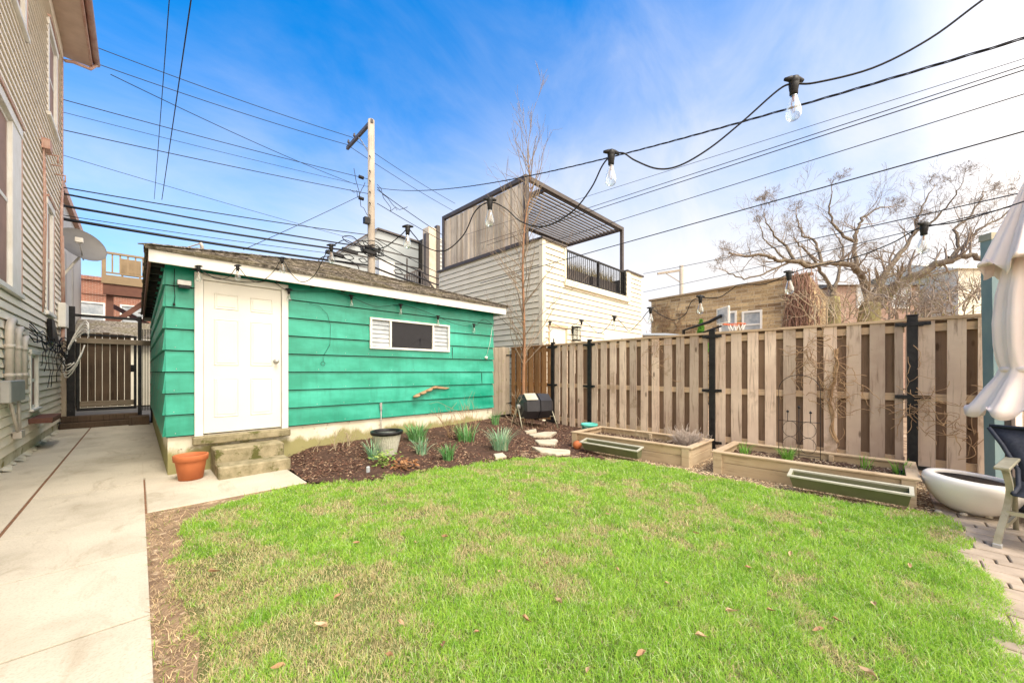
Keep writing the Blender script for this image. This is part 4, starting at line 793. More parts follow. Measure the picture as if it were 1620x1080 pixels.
lan = thing('wall_lantern', 'black framed glass lantern beside the garage door behind the fence', 'lantern', (8.50, 6.1, 2.1)); pl = atN(912, 528, 6.05)
fr = MB(); cx_, cy_ = pl.x, 6.04
for sx_ in (-.08, .07):
    for sy_ in (-.07, .07): fr.box((cx_ + sx_, cy_ + sy_, pl.z - .16), (cx_ + sx_ + .012, cy_ + sy_ + .012, pl.z + .16))
fr.box((cx_ - .1, cy_ - .09, pl.z + .16), (cx_ + .1, cy_ + .1, pl.z + .2)).box((cx_ - .09, cy_ - .08, pl.z - .19), (cx_ + .09, cy_ + .09, pl.z - .16)).box((cx_ - .09, cy_ + .09, pl.z + .0), (cx_ - .02, 6.16, pl.z + .22))
obj('frame', fr, m_black, lan); obj('glass', MB().box((cx_ - .062, cy_ - .055, pl.z - .155), (cx_ + .068, cy_ + .068, pl.z + .155)), m_bulb, lan); obj('bulb', MB().lathe([(.015, -.06), (.03, 0), (.015, .05)], (cx_, cy_, pl.z), 10), m_white, lan)
# planters + dry plants on deck
random.seed(31)
for i, (a, b) in enumerate(((8.35, 9.85), (10.0, 11.4))):
    pt = thing('deck_planter', ('dark grey trough planter with dry grasses on the deck, nearer the screen', 'dark grey trough planter with dry grasses on the deck, nearer the corner post')[i], 'planter', (a, 6.6, 3.55), 'planters behind the deck railing')
    obj('trough', MB().bbox((a, 6.45, 3.5), (b, 6.8, 4.22)), m_frame, pt)
    n = 700; P = np.stack([rng.uniform(a, b, n), rng.uniform(6.5, 6.75, n), np.full(n, 4.15)], 1) - np.array([a, 6.6, 3.55]); V, Q, T, col = blades(P, rng.uniform(.15, .5, n), np.full(n, .008), rng.uniform(.1, .8, n), np.array([.40, .33, .16]) * rng.uniform(.4, 1.2, (n, 1))); npmesh('dry_grass', V, Q, T, m_dry, col, pt)
# pergola
pg = thing('deck_pergola', 'dark metal pergola with slatted roof and plank privacy screen on the garage deck', 'pergola', (7.35, 6.8, 4.67))
PX0, PX1, PY0, PY1, PZ = 7.33, 12.5, 6.80, 10.6, 6.42; t = .11
obj('post', MB().bbox((PX0, PY0, GT + .06), (PX0 + t, PY0 + t, PZ)), m_frame, pg); obj('post', MB().bbox((PX0, PY1, GT + .06), (PX0 + t, PY1 + t, PZ)), m_frame, pg); obj('post', MB().bbox((PX1, PY0, 3.5), (PX1 + t, PY0 + t, PZ)), m_frame, pg)
obj('beam', MB().bbox((PX0, PY0, PZ), (PX1 + t, PY0 + t, PZ + .12)).bbox((PX0, PY0 + t, PZ), (PX0 + t, PY1 + t, PZ + .118)).bbox((PX1, PY0 + t, PZ), (PX1 + t, 9.2, PZ + .119)).bbox((PX0 + t, 9.2, PZ), (PX1 + t, 9.2 + t, PZ + .12)).bbox((8.2, PY0 + t, PZ), (8.3, 9.2, PZ + .117)).bbox((PX0, PY0 + t, GT + .062), (PX0 + t, PY1, GT + .16)), m_frame, pg)
sc_ = MB(); y = PY0 + t + .01; random.seed(8)
while y < PY1 - .05: w = random.uniform(.08, .10); sc_.box((PX0 + .03 + random.uniform(-.012, .012), y, GT + .17), (PX0 + .06, y + w, PZ - .05 - random.uniform(0, .02))); y += w + .022
obj('screen', sc_, m_slat, pg); sl_ = MB(); y = PY0 + t + .06
while y < 9.15: sl_.box((8.3, y, PZ + .03), (PX1, y + .04, PZ + .085)); y += .155
obj('roof_slats', sl_, m_frame, pg)

# brick garage to the east
bg_ = thing('tan_brick_garage', 'low old tan brick garage beyond the fence with a dried vine at its corner', 'garage', (16.5, 5, 0))
w_ = MB().prism([(16.5, 1.9, 0), (16.5, 1.9, 4.62), (16.5, 7.55, 4.45), (16.5, 7.55, 0)], (6, 0, 0)); recalc(obj('wall', w_, m_tanbrick, bg_)); obj('coping', MB().beam((16.55, 1.8, 4.66), (16.55, 7.65, 4.49), .25, .07), m_porchtan, bg_)
for px, z, a, b in ((1152, 3.35, .62, 1.0), (1190, 3.3, .66, 1.05)): p = atE(px, 505, 16.5); simple_win(bg_, (16.49, p.y, p.z - .2), a, b, 'x', mg=m_winlit)
hp = thing('basketball_hoop', 'basketball hoop with white backboard and orange rim above the fence', 'basketball hoop', (9.2, 3, 0))
hc = at(1144, 499, 10.9); obj('pole', MB().tube([(hc.x + .5, hc.y + 1.3, -.1), (hc.x + .5, hc.y + 1.3, 2.6), (hc.x + .1, hc.y + .4, 2.75), (hc.x, hc.y + .05, hc.z)], .05, 8).tube([(hc.x + .5, hc.y + 1.3, 2.3), (hc.x, hc.y + .05, hc.z - .3)], .03, 8), m_black, hp)
hu = Vector((S2, -S2, 0)); hv = Vector((S2, S2, 0)); obj('backboard', MB().beam(hc - hv * .28, hc + hv * .28, .03, .4), m_winlit, hp)
obj('backboard_frame', MB().beam(hc - hv * .30 + Vector((0, 0, .22)), hc + hv * .30 + Vector((0, 0, .22)), .05, .04).beam(hc - hv * .30 - Vector((0, 0, .22)), hc + hv * .30 - Vector((0, 0, .22)), .05, .04).beam(hc - hv * .29 - Vector((0, 0, .2)), hc - hv * .29 + Vector((0, 0, .2)), .05, .04).beam(hc + hv * .29 - Vector((0, 0, .2)), hc + hv * .29 + Vector((0, 0, .2)), .05, .04), m_white, hp)
rc = at(1165, 513, 10.9); m_orange = M('orange_rim_paint', (.75, .13, .03), rough=.4)
obj('rim', MB().tube([rc + Vector((.23 * math.cos(a), .23 * math.sin(a), 0)) for a in np.linspace(0, 6.283, 20)], .014, 6).beam(rc - hu * .22, Vector((hc.x, hc.y, rc.z)), .08, .03), m_orange, hp)
mb = MB()
for i in range(12):
    a = i * .5236
    for s_ in (1, -1): mb.tube([rc + Vector((.23 * math.cos(a), .23 * math.sin(a), 0)), rc + Vector((.17 * math.cos(a + s_ * .3), .17 * math.sin(a + s_ * .3), -.2)), rc + Vector((.12 * math.cos(a), .12 * math.sin(a), -.4))], .006, 4)
obj('net', mb, m_white, hp)

# far buildings to the right
def boxhouse(name, label, px0, px1, ptop, d, mat, wins, roofmat=None, cat='house', depthm=6, z_roof=0):
    a = at(px0, ptop, d); b = at(px1, ptop, d); u = (b - a); u.z = 0; L = u.length; u.normalize(); n = Vector((-u.y, u.x, 0)); n = n if n.dot(Vector((1, 1, 0))) > 0 else -n
    h = thing(name, label, cat, (a.x, a.y, 0)); A0 = Vector((a.x, a.y, 0)); B0 = A0 + u * L
    w = MB().prism([A0, B0, B0 + n * depthm, A0 + n * depthm], (0, 0, a.z)); recalc(obj('wall', w, mat, h))
    if roofmat: r_ = MB().prism([A0 + Vector((0, 0, a.z)) - n * .3 - u * .3, A0 + Vector((0, 0, a.z + z_roof)) + n * depthm / 2 - u * .3, A0 + Vector((0, 0, a.z)) + n * (depthm + .3) - u * .3], u * (L + .6)); recalc(obj('roof', r_, roofmat, h))
    for (wx, wy, ww, wh) in wins:
        c = at(wx, wy, d); f = MB(); g = MB(); s = (wx - px0) / (px1 - px0) * L; p = A0 + u * s + Vector((0, 0, c.z)); f.beam(p - u * ww / 2 - n * .04 + Vector((0, 0, wh / 2)), p + u * ww / 2 - n * .04 + Vector((0, 0, wh / 2)), .1, .1).beam(p - u * ww / 2 - n * .04 - Vector((0, 0, wh / 2)), p + u * ww / 2 - n * .04 - Vector((0, 0, wh / 2)), .1, .1)
        for k in (-1, 0, 1): f.beam(p + u * k * ww / 2 - n * .04 - Vector((0, 0, wh / 2 - .05)), p + u * k * ww / 2 - n * .04 + Vector((0, 0, wh / 2 - .05)), .08, .08)
        wo_ = obj('window', f, m_white, h); obj('pane', MB().prism([p - u * ww / 2 - Vector((0, 0, wh / 2)) - n * .015, p + u * ww / 2 - Vector((0, 0, wh / 2)) - n * .015, p + u * ww / 2 + Vector((0, 0, wh / 2)) - n * .015, p - u * ww / 2 + Vector((0, 0, wh / 2)) - n * .015], n * .01), m_winlit, wo_)
    return h
boxhouse('brown_brick_house', 'brown brick house with paired windows behind the big bare tree', 1322, 1455, 452, 28, m_brownbrick, [(1368, 470, 1.2, 1.6), (1425, 470, 1.3, 1.6)], m_shing, z_roof=.8)
boxhouse('grey_brick_house', 'grey brown house partly behind the leaning tree limb', 1262, 1326, 462, 32, m_greysid, [(1300, 480, 1.0, 1.4)], m_shing, z_roof=.7)
boxhouse('shingled_house', 'brown shingled house at the far right above the fence', 1452, 1520, 437, 30, m_shing, [(1490, 450, 1.4, 1.3)], m_shing, z_roof=.7)
boxhouse('white_gabled_house', 'pale stucco house beside the blue green post', 1516, 1640, 426, 27, m_ivory, [], m_ivory, z_roof=1.2)
boxhouse('grey_roof_shed', 'low shed with grey roof and white fascia beside the brick garage', 1017, 1068, 531, 14, m_white, [], m_greysid, 'shed', 3, .25)
boxhouse('distant_ivory_house', 'pale distant house beyond the shed, left of the grey metal house', 470, 560, 440, 34, m_lightsid, [], m_greysid, z_roof=.6)

# ================================================================== POLES AND CABLES
P0 = Vector((6.8, 15.0, 0))
up = thing('utility_pole', 'tall pale wooden utility pole with one sided crossarm behind the shed', 'utility pole', P0)
obj('pole', MB().tube([P0 + Vector((0, 0, z)) for z in (-.1, 4, 8, 11.6)], [.165, .155, .142, .13], 14), m_pole, up)
obj('crossarm', MB().beam(P0 + Vector((-.03, -.15, 11.5)), P0 + Vector((.0, 2.5, 11.5)), .10, .14), m_frame, up)
obj('brace', MB().beam(P0 + Vector((-.02, 1.2, 11.45)), P0 + Vector((-.02, .14, 10.3)), .03, .05), m_galv, up)
mb = MB()
for y in (1.7, 2.35): mb.lathe([(.02, 0), (.02, .1), (.05, .11), (.06, .16), (.03, .2), (.045, .22), (.02, .27)], P0 + Vector((0, y, 11.57)), 10)
obj('insulator', mb, m_frame, up)
mb = MB()
for z in (9.0, 8.55, 9.4, 8.1, 7.6, 10.0): mb.tube([P0 + Vector((-.1, -.12, z)), P0 + Vector((-.16, -.2, z))], .025, 6)
mb.bbox(P0 + Vector((-.35, -.2, 7.25)), P0 + Vector((-.12, .0, 7.5)))
obj('bolt', mb, m_black, up)
random.seed(77); mb = MB()
for i in range(10):
    z = 6.0 + random.uniform(-.5, .6); c = P0 + Vector((random.uniform(-1.2, 1.2), -.2, z)); rr = random.uniform(.1, .35); mb.tube([c + Vector((rr * 1.4 * math.cos(t), .05 * math.sin(3 * t), rr * .6 * math.sin(t))) for t in np.linspace(0, 6, 14)], .018, 5)
for i in range(3): c = P0 + Vector((random.uniform(-1.3, -.3), -.15, 6.0 + .15 * i)); mb.beam(c, c + Vector((.6, 0, -.05)), .12, .12)
for c in ((-1.3, 5.35), ): 
    c = P0 + Vector((c[0], -.1, c[1])); mb.tube([c + Vector((.75 * math.cos(t), 0, .32 * math.sin(t))) for t in np.linspace(0, 6.283, 26)], .02, 5); mb.beam(c + Vector((-.5, 0, .42)), c + Vector((.15, 0, .36)), .16, .12)
for (a, b) in (((-.75, 9.3), (-.2, 7.6)), ((-.9, 8.4), (-.3, 8.9)), ((.2, 9.0), (1.1, 8.2)), ((.2, 8.9), (1.6, 8.5))): mb.tube(wiggle(P0 + Vector((a[0], -.1, a[1])), P0 + Vector((b[0], -.1, b[1])), 8, .12, .3), .012, 5)
for z, x in ((9.05, -.45), (8.2, -.45)): mb.tube([P0 + Vector((x - .1, -.1, z)), P0 + Vector((x + .08, -.1, z))], .07, 8)
tag(obj('cable_splices', mb, m_wire), 'black cable splices and loops bunched around the utility pole', 'cables')
p2 = at(1078, 470, 26); up2 = thing('utility_pole', 'small distant utility pole with a crossarm above the brick garage', 'utility pole', (p2.x, p2.y, 0)); zt = at(1078, 420, 26).z
obj('pole', MB().tube([(p2.x, p2.y, 0), (p2.x, p2.y, zt)], .14, 8), m_pole, up2); obj('crossarm', MB().beam(at(1040, 433, 26.0), at(1081, 427, 26), .1, .14), m_pole, up2); obj('brace', MB().beam(at(1053, 432, 26), at(1077, 447, 26), .04, .05), m_pole, up2)
def sagline(a, b, sag, n=18, ext0=0, ext1=0):
    a = Vector(a); b = Vector(b); d = b - a; a2 = a - d * ext0; b2 = b + d * ext1
    return [a2.lerp(b2, i / n) - Vector((0, 0, sag * 4 * (i / n) * (1 - i / n))) for i in range(n + 1)]
def cable(label, pts, r, name='power_line', group=None):
    return tag(obj(name, MB().tube(pts, r, 5), m_wire), label, 'cable', group)
AL = 'lines strung along the alley'
def alley(label, y0, y1, r, sag=.15, yr=None):
    a = atN(100, y0, 15.0); b = atN(585, y1, 15.0); a2 = a + (a - b) * .6
    pts = sagline(a2, b, sag)
    if yr: pts += sagline(b, atN(690, yr, 15.2) * 1, .05)[1:]; e_ = pts[-1] + Vector((8, 0, 0)); pts.append(e_)
    return cable(label, pts, r, group=AL)
alley('topmost of the thick alley cables left of the utility pole', 288, 372, .016, yr=430)
alley('second thick alley cable below the topmost one', 298, 392, .026, yr=440)
alley('third thick alley cable, a doubled black line', 317, 401, .034, yr=450)
alley('lowest and thickest alley cable meeting the pole just above the shed roof', 338, 420, .042, yr=458)
alley('thin alley wire just under the doubled black line', 332, 408, .010)
alley('thin wire reaching the upper pole insulator from the left', 152, 284, .011, .1)
alley('faint thin wire between the two insulated ones', 172, 296, .007, .1)
alley('thin wire reaching the lower pole insulator from the left', 200, 307, .012, .1)
alley('faint wire dropping from the house hooks toward the alley cables', 240, 385, .007, .1)
cable('thin diagonal wire crossing the sky down to the pole middle', sagline(at(175, 118, 8), at(563, 292, 15.3), .1), .009)
cable('thin wire rising from the shed roof to the pole middle', sagline(atN(385, 395, 14), atN(565, 312, 15), .02), .010)
for lab, a, b, c in (('upper high wire carried on the crossarm', (100, 55), (556, 217), (720, 322)), ('lower high wire carried on the crossarm tip', (100, 82), (549, 229), (720, 335))):
    A = atN(*a, 17.0); B = atN(*b, 17.0); cable(lab, sagline(A, B, .1)[:-1] + sagline(B, atN(c[0], c[1], 19.0), .1), .012)
cable('service wire falling right from the pole behind the roof deck screen', sagline(atN(597, 300, 15), atN(705, 372, 16), .1, ext1=.6), .016)
cable('lower service wire falling right from the pole', sagline(atN(597, 322, 15), atN(700, 380, 16), .05, ext1=.6), .014)
cable('near steep wire crossing the sky on the left', sagline(at(308, -40, 4.6), atN(256, 316, 15.0), .0), .0085)
cable('faint steep wire left of the near steep one', sagline(at(270, -30, 4.6), atN(244, 315, 15.0), .0), .006)
SL = 'service lines running above the right fence'
def sline(label, x0, y0, x1, y1, r, sag, E=7.0, N1=None):
    a = atE(x0, y0, E); b = atE(x1, y1, E); d = (b - a); cable(label, sagline(a, b, sag, 16, 0, .25), r, group=SL)
sline('topmost thin wire of the set above the roof deck', 735, 372, 1620, 93, .004, .0)
sline('upper of the doubled wires above the roof deck', 760, 385, 1620, 104, .006, .0)
sline('lower of the doubled wires above the roof deck', 770, 388, 1620, 111, .007, .0)
sline('wire below the doubled pair, crossing the pergola slats', 735, 425, 1620, 149, .006, .0)
sline('thick lowest wire running from the deck railing up to the right edge', 760, 448, 1620, 208, .009, .0)
cable('upper low wire crossing the bare tree crown', sagline(at(1018, 433, 25), at(1620, 300, 8), .1, ext1=.2), .014)
cable('lower low wire crossing the bare tree crown', sagline(at(1018, 462, 25), at(1620, 318, 8), .1, ext1=.2), .012)
# twisted service drop
a = atN(597, 297, 15); b = at(1720, 30, 2.6); pts = sagline(a, b, .52, 70); m_ = MB()
for ph in (0, 2.1, 4.2):
    ln = 0; pp = []
    fine = []
    for i in range(len(pts) - 1):
        for k in range(4): fine.append(pts[i].lerp(pts[i + 1], k / 4))
    for i, p in enumerate(fine):
        if i: ln += (p - fine[i - 1]).length
        t = ln * 9 + ph; pp.append(p + Vector((.006 * math.cos(t), -.006 * math.cos(t), .008 * math.sin(t))))
    m_.tube(pp, .0048, 5)
tag(obj('service_drop', m_, m_wire), 'twisted black service cable sweeping from the pole to the upper right', 'cable')

# ================================================================== STRING LIGHTS
def smooth_pts(P, n=6):
    P = [Vector(p) for p in P]; out = []
    for i in range(len(P) - 1):
        p0 = P[max(i - 1, 0)]; p1 = P[i]; p2 = P[i + 1]; p3 = P[min(i + 2, len(P) - 1)]
        for k in range(n):
            t = k / n; out.append(.5 * ((2 * p1) + (p2 - p0) * t + (2 * p0 - 5 * p1 + 4 * p2 - p3) * t * t + (3 * p1 - p0 - 3 * p2 + p3) * t ** 3))
    return out + [P[-1]]
smb = MB().lathe([(.010, .028), (.019, .022), (.021, .0), (.019, -.004), (.0205, -.008), (.018, -.030), (.0165, -.034), (.0165, -.052), (.013, -.056)], (0, 0, 0), 14).tube([(-.045, 0, .012), (-.018, 0, .016), (.018, 0, .016), (.045, 0, .012)], [.007, .013, .013, .007], 8)
gmb = MB().lathe([(.0125, -.050), (.0135, -.062), (.019, -.085), (.0275, -.112), (.0315, -.132), (.030, -.150), (.022, -.163), (.010, -.169), (.001, -.170)], (0, 0, 0), 18)
fmb = MB()
for k in range(4):
    a_ = k * 1.571; fmb.tube([(.006 * math.cos(a_), .006 * math.sin(a_), -.060), (.011 * math.cos(a_), .011 * math.sin(a_), -.095), (.004 * math.cos(a_ + .8), .004 * math.sin(a_ + .8), -.135)], .0007, 4)
fmb.tube([(0, 0, -.052), (0, 0, -.085)], .003, 6)
def mk(mb_, nm, mat): me = bpy.data.meshes.new(nm); me.from_pydata(mb_.v, [], mb_.f); me.polygons.foreach_set('use_smooth', mb_.sm); me.materials.append(mat); me.update(); return me
me_s, me_g, me_f = mk(smb, 'socket', m_rubber), mk(gmb, 'bulb', m_bulb), mk(fmb, 'filament', m_filament)
def string_lights(label, cord, socks, rc=.0042, tilt=(), ang=-45):
    root = thing('string_lights', label, 'string lights', cord[0], 'bulb string lights over the yard')
    obj('cord', MB().tube(smooth_pts(cord), rc, 6), m_rubber, root)
    for i, (p, tl) in enumerate(socks):
        s = bpy.data.objects.new('socket', me_s); C.objects.link(s); s.parent = root; s.location = Vector(p) - Vector(cord[0]) - Vector((0, 0, .0)); s.rotation_euler = (R(random.uniform(-4, 4)), R(tl), R(ang + random.uniform(-10, 10)))
        g = bpy.data.objects.new('bulb', me_g); C.objects.link(g); g.parent = s; f = bpy.data.objects.new('filament', me_f); C.objects.link(f); f.parent = s
random.seed(5)
K = [(1640, -60, 1.35), (1552, 2, 1.42), (1470, 62, 1.5), (1380, 108, 1.58), (1290, 131, 1.66), (1256, 133, 1.7), (1232, 142, 1.72), (1174, 193, 1.80), (1122, 235, 1.87), (1075, 262, 1.93), (1040, 267, 1.97), (1005, 254, 2.02), (985, 242, 2.05), (967, 247, 2.08), (953, 262, 2.12), (935, 298, 2.18), (905, 335, 2.26), (862, 358, 2.36), (825, 351, 2.46), (800, 330, 2.52), (775, 320, 2.58), (752, 334, 2.66), (733, 372, 2.74), (703, 397, 2.84), (672, 390, 2.95), (655, 372, 3.0), (645, 362, 3.05), (634, 372, 3.1), (606, 392, 3.25), (575, 393, 3.4), (548, 380, 3.6), (535, 384, 3.75), (524, 391, 3.85), (514, 404, 3.95), (497, 436, 4.1), (477, 446, 4.25), (460, 432, 4.4), (446, 411, 4.5), (434, 428, 4.55), (412, 446, 4.62), (392, 440, 4.66), (376, 423, 4.7), (362, 438, 4.65), (343, 441, 4.6), (326, 432, 4.55), (314, 424, 4.52), (300, 428, 4.52)]
socks1 = [(1256, 131, 1.7, 0), (967, 245, 2.08, 0), (775, 319, 2.58, 0), (645, 361, 3.05, 0), (524, 390, 3.85, 0), (446, 410, 4.5, 0), (376, 422, 4.7, 0), (314, 423, 4.52, 0)]
string_lights('bulb string hanging from the upper right to the left end of the shed eave', [at(*k) for k in K], [(at(a, b, c) , t) for a, b, c, t in socks1], .0042)
N_ = 6.06
K2 = [(300, 420), (330, 436), (385, 446), (430, 446), (455, 459), (500, 461), (530, 462), (556, 470), (590, 484), (612, 484), (634, 482), (665, 490), (693, 501), (720, 512), (750, 516), (765, 505), (779, 513)]
s2 = [(457, 459), (556, 469), (634, 483), (693, 501), (750, 514)]
string_lights('bulb string looped along the green wall under the shed eave', [atN(x_, y_, N_) for x_, y_ in K2], [(atN(x_, y_, N_), 0) for x_, y_ in s2], .004, ang=0)
K3 = [(779, 508, 8.3), (800, 503, 8.0), (835, 507, 7.5), (870, 510, 7.0), (893, 521, 6.7), (908, 514, 6.45), (920, 508, 6.25), (930, 512, 6.1), (947, 527, 5.85), (962, 516, 5.6), (972, 502, 5.4), (984, 512, 5.2), (996, 523, 5.05), (1012, 509, 4.85), (1029, 490, 4.6), (1045, 498, 4.45), (1066, 506, 4.25), (1084, 497, 4.1), (1094, 477, 4.0), (1108, 471, 3.9), (1135, 471, 3.75), (1152, 462, 3.65), (1170, 450, 3.5), (1205, 450, 3.35), (1228, 443, 3.2), (1248, 433, 3.1), (1290, 421, 2.95), (1350, 408, 2.7), (1410, 385, 2.5), (1440, 368, 2.4), (1462, 358, 2.32), (1510, 352, 2.2), (1570, 335, 2.1), (1640, 312, 2.0)]
s3 = [(870, 510, 7.0), (920, 508, 6.25), (972, 502, 5.4), (1029, 489, 4.6), (1108, 471, 3.9), (1248, 433, 3.1), (1462, 358, 2.32)]
string_lights('bulb string running above the right fence to the umbrella', [at(*k) for k in K3], [(at(*k), 0) for k in s3], .004)

# ================================================================== GARDEN OBJECTS
# terracotta pot
q = gp(302, 757); q.z = 0; pt = thing('terracotta_pot', 'wide terracotta pot left of the concrete steps', 'plant pot', q)
pt.scale = (.80, .80, .98); obj('pot', MB().lathe([(.12, .002), (.14, .004), (.178, .215), (.178, .22), (.200, .225), (.205, .285), (.200, .292), (.182, .292), (.178, .235), (.160, .15), (.002, .15)], q, 36), m_terra, pt); obj('soil', MB().lathe([(.002, .20), (.168, .20), (.168, .215), (.002, .225)], q, 24), m_soil, pt)
# wicker planter
q = gp(612, 718); pt = thing('wicker_planter', 'pale wicker textured planter with a black rim in front of the shed', 'planter', q)
pt.scale = (.87, .87, .87); md = lambda th, z: 1 + .018 * math.sin(th * 36 + (z * 160 // 1 % 2) * math.pi)
prof = [(.155, 0)] + [(.155 + .075 * (i / 26), .015 + .33 * i / 26) for i in range(27)]
obj('body', MB().lathe(prof, q, 144, mod=md), M('wicker_grey_green', (.56, .56, .47), (.42, .42, .34), 30, rough=.8, bump=.6), pt); obj('rim', MB().lathe([(.225, .33), (.25, .335), (.262, .36), (.26, .385), (.245, .395), (.222, .392), (.215, .36), (.21, .30), (.002, .30)], q, 40), m_black, pt); obj('soil', MB().lathe([(.002, .303), (.205, .303), (.205, .315), (.002, .325)], q, 24), m_soil, pt)
# white bowl
q = Vector((5.27, -.525, 0)); pt = thing('white_bowl_planter', 'large glossy white bowl planter on the pavers beside the chair', 'planter', q)
rt = mathutils.Matrix.Rotation(R(4), 3, 'X')
obj('bowl', MB().lathe([(.10, 0), (.13, .005), (.20, .05), (.265, .13), (.300, .21), (.308, .26), (.302, .29), (.285, .308), (.25, .314), (.238, .308), (.234, .295), (.24, .26), (.24, .24), (.002, .24)], q, 48, rot=rt), m_bowl, pt); obj('soil', MB().lathe([(.002, .272), (.2355, .272), (.2345, .282), (.002, .288)], q, 30, rot=rt), m_soil, pt)
# bucket
q = gp(936, 688); q = Vector((6.05, 3.98, .01)); pt = thing('mint_bucket', 'small mint green plastic bucket between fence and raised bed', 'bucket', q)
obj('bucket', MB().lathe([(.115, 0), (.12, .005), (.145, .22), (.158, .222), (.160, .25), (.155, .262), (.145, .262), (.14, .235), (.12, .10), (.002, .10)], q, 30), m_mint, pt)
obj('handle', MB().tube([q + Vector((.16 * math.cos(a), .16 * math.sin(a) * .98, .23 - .09 * abs(math.sin(a)))) for a in np.linspace(2.4, 5.5, 14)], .003, 5), m_galv, pt)
q = Vector((5.02, 3.53, .07)); tag(obj('clay_ball', MB().lathe([(.01, -.072), (.05, -.055), (.078, 0), (.06, .048), (.02, .07), (.002, .074)], q, 18), m_terra), 'small round terracotta ball at the corner of the far raised bed', 'garden ball')
# beds
def bed(label, E0, E1, N0, N1, h, mid):
    b = thing('raised_bed', label, 'raised bed', ((E0 + E1) / 2, (N0 + N1) / 2, 0), 'raised garden beds along the fence'); t = .035
    for (a, c) in ((E0, E0 + t), (E1 - t, E1)):
        obj('side_board', MB().bbox((a, N0 + .0, -.02), (c, N1, h * .48)).bbox((a, N0, h * .48 + .004), (c, N1, h - .022)), m_bed, b)
    for (a, c) in ((N0, N0 + t), (N1 - t, N1)):
        obj('end_board', MB().bbox((E0 + t, a, -.02), (E1 - t, c, h * .48)).bbox((E0 + t, a, h * .48 + .004), (E1 - t, c, h - .022)), m_bedx, b)
    obj('cap_board', MB().bbox((E0 - .035, N0 - .03, h - .02), (E0 + .065, N1 + .03, h), .003), m_bed, b); obj('cap_board', MB().bbox((E1 - .065, N0 - .03, h - .02), (E1 + .035, N1 + .03, h), .003), m_bed, b)
    obj('cap_board', MB().bbox((E0 + .067, N0 - .03, h - .02), (E1 - .067, N0 + .065, h - .001), .003), m_bedx, b); obj('cap_board', MB().bbox((E0 + .067, N1 - .065, h - .02), (E1 - .067, N1 + .03, h - .001), .003), m_bedx, b)
    for x in (E0 - .022, E1 + .002):
        for y in (N0 + .01, N1 - .08): obj('corner_post', MB().bbox((x - .01, y - .01, -.02), (x + .03, y + .09, h - .022)), m_bed, b)
    for y in mid: obj('stake', MB().bbox((E1 - t - .05, y, .0), (E1 - t - .001, y + .05, h - .022)), m_bed, b)
    X, Y = np.meshgrid(np.linspace(E0 + t, E1 - t, 24), np.linspace(N0 + t, N1 - t, 44), indexing='ij'); Z = h - .12 + .02 * vnoise(X, Y, .12, 3) + .02 * vnoise(X, Y, .05, 4); L = b.location
    V = np.stack([X - L.x, Y - L.y, Z], 2).reshape(-1, 3); i, k = np.meshgrid(np.arange(23), np.arange(43), indexing='ij'); a = (i * 44 + k).ravel(); npmesh('soil', V, np.stack([a, a + 44, a + 45, a + 1], 1), None, m_mulch, None, b, True)
    poly = [(E0 + t, N0 + t), (E1 - t, N0 + t), (E1 - t, N1 - t), (E0 + t, N1 - t)]; V, T, col = scatter(2500, poly, (E0, E1, N0, N1), (.006, .02), [(.14, .09, .06), (.3, .22, .14), (.42, .34, .24), (.07, .045, .03)], .5, h - .092, lambda a, b: 0, int(N1 * 10)); o = npmesh('leaf_litter', V - np.array([L.x, L.y, 0]), None, T, m_chip, col, b); o['kind'] = 'stuff'
    return b
bed('far raised wooden bed with a pale dried shrub at one end', 5.15, 6.0, 1.83, 3.70, .255, (2.7,))
bed('near raised wooden bed with green shoots and a wire trellis', 5.14, 6.05, -.2, 1.53, .255, (.45, ))
